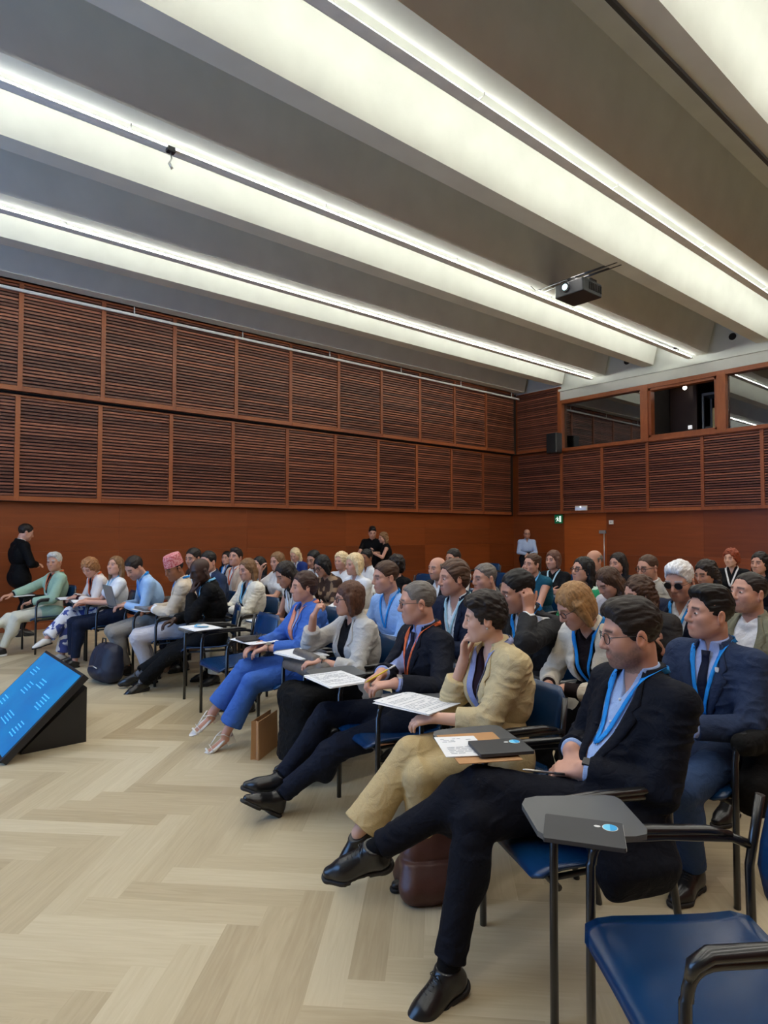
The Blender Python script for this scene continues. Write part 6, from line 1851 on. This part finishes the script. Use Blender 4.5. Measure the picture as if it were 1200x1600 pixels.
# pens
i = INFO['orange']; w = i['toW'](i['arms']['R'][2]); pen(w + [-.13, -.02, -.028], w + [.02, -.09, .055], 'yellow pen held over the printed sheets by the orange lanyard wearer', plain('pen_yellow', srgb(216, 190, 40), .4), M['white'])
i = INFO['near']; w = i['toW'](i['arms']['L'][2]); pen(w + [-.16, .14, .0], w + [-.05, .04, -.015], 'silver pen in the hand of the square watch wearer', M['steel'], M['black'])

# ------------------------------------------------------------------ bags and what lies on the floor
t = W(655, 1415, 0)
def sh_bag(F):
    F.cone((-.07, -.12, .05), (-.07, .12, .05), .06, None, .02); F.cone((.07, -.12, .05), (.07, .12, .05), .06, None, .05); F.cone((0, -.10, .16), (0, .10, .16), .055, None, .12); F.cone((.02, -.08, .25), (.01, .09, .26), .030, None, .08); F.cone((.01, -.03, .31), (.01, .05, .30), .018, None, .05)
e = sdf_bag('handbag', (t[0] + .14, t[1] + .03, 0), 60, sh_bag, plain('brown_leather', srgb(78, 46, 38), .45, var=.15, scale=14, bump=.3, bscale=180))
mb = MB()
for y in (-.05, .05): mb.tube([(.02 * (1 if y > 0 else -1), -.09 + 0, .30), (.02, -.07, .40), (.02, .07, .40), (.02 * (1 if y > 0 else -1), .09, .30)], .008, 8)
mb.build('strap', plain('dark_strap', srgb(40, 26, 24), .5), e); tag(e, 'slouched brown leather handbag standing on the floor under the crossed legs', 'bag')
t = W(183, 1052, 0)
def sh_pack(F):
    F.cone((0, -.12, .11), (0, .12, .11), .11, None, .02); F.cone((.01, -.115, .22), (.01, .115, .22), .10, None, .08); F.cone((.03, -.10, .32), (.03, .10, .32), .075, None, .10); F.cone((-.09, -.09, .12), (-.09, .09, .12), .05, None, .03)
e = sdf_bag('backpack', (1.99, 6.86, 0), 10, sh_pack, plain('navy_nylon', srgb(24, 29, 48), .6, bump=.2))
mb = MB(); mb.tube([(-.02, -.04, .40), (-.02, -.03, .45), (-.02, .03, .45), (-.02, .04, .40)], .008, 6); mb.build('handle', M['black'], e)
mb = MB(); mb.tube([(-.135, -.09, .17), (-.14, 0, .185), (-.135, .09, .17)], .005, 6); mb.build('zip', M['steel'], e); tag(e, 'navy backpack standing on the floor before the pale trousers', 'backpack')
i = INFO['grey']; w = i['toW']((.30, .02, .62))
def sh_hand(F):
    F.cone((-.01, -.17, .07), (-.01, .17, .07), .065, None, .02); F.cone((-.10, -.19, .03), (-.09, .15, .03), .05, None, .05); F.cone((-.15, -.15, .02), (-.14, .10, .02), .03, None, .05); F.cone((.04, -.11, .14), (.04, .12, .13), .028, None, .05); F.cone((.09, -.15, .06), (.08, .14, .06), .035, None, .05)
e = sdf_bag('handbag', (w[0] + .02, w[1] + .10, .60), 174, sh_hand, plain('grey_leather', srgb(92, 86, 82), .45, var=.15, scale=12, bump=.3, bscale=150))
mb = MB(); mb.tube([(-.06, -.10, .09), (-.12, -.08, -.02), (-.135, 0, -.10), (-.12, .07, -.02), (-.05, .10, .09)], .008, 8); mb.build('strap', plain('grey_strap', srgb(70, 64, 62), .5), e); tag(e, 'soft grey leather handbag on the lap of the grey jacket wearer', 'bag')
t = W(405, 1182, 0); e = empty('paper_bag', (t[0] + .08, t[1] + .02, 0), math.radians(35)); mb = MB()
mb.prism([(-.15, -.005, 0), (.15, -.005, 0), (.15, .0, .26), (-.15, .0, .26)], (0, .004, 0)); mb.build('front_panel', M['cardboard'], e)
mb = MB(); mb.prism([(-.15, .055, 0), (.15, .055, 0), (.15, .05, .26), (-.15, .05, .26)], (0, .004, 0)); mb.build('back_panel', M['cardboard'], e)
mb = MB(); mb.prism([(-.15, 0, 0), (-.13, .027, 0), (-.13, .027, .26), (-.15, 0, .26)], (-.002, .002, 0)); mb.prism([(-.13, .027, 0), (-.15, .055, 0), (-.15, .055, .26), (-.13, .027, .26)], (-.002, -.002, 0)); mb.box((-.15, 0, .001), (.15, .055, .004)); mb.build('gusset', M['cardboard'], e)
tag(e, 'brown kraft paper bag standing on the floor beside the black skirt', 'bag')
def sh_coat(F):
    F.cone((0, -.20, .30), (0, .18, .30), .05, None, .02); F.cone((0, -.16, .10), (0, .15, .12), .06, None, .08); F.cone((.02, .0, .2), (0, .1, .05), .07, None, .06)
i = INFO['pin']; p = i['toW']((.02, .27, 0)); e = sdf_bag('folded_coat', (p[0], p[1], .36), 82, sh_coat, cloth(srgb(16, 16, 18)))
tag(e, 'black coat hanging over the chair arm beside the white lapel pin wearer', 'coat')
# white pin on the lapel
i = INFO['backpacker']
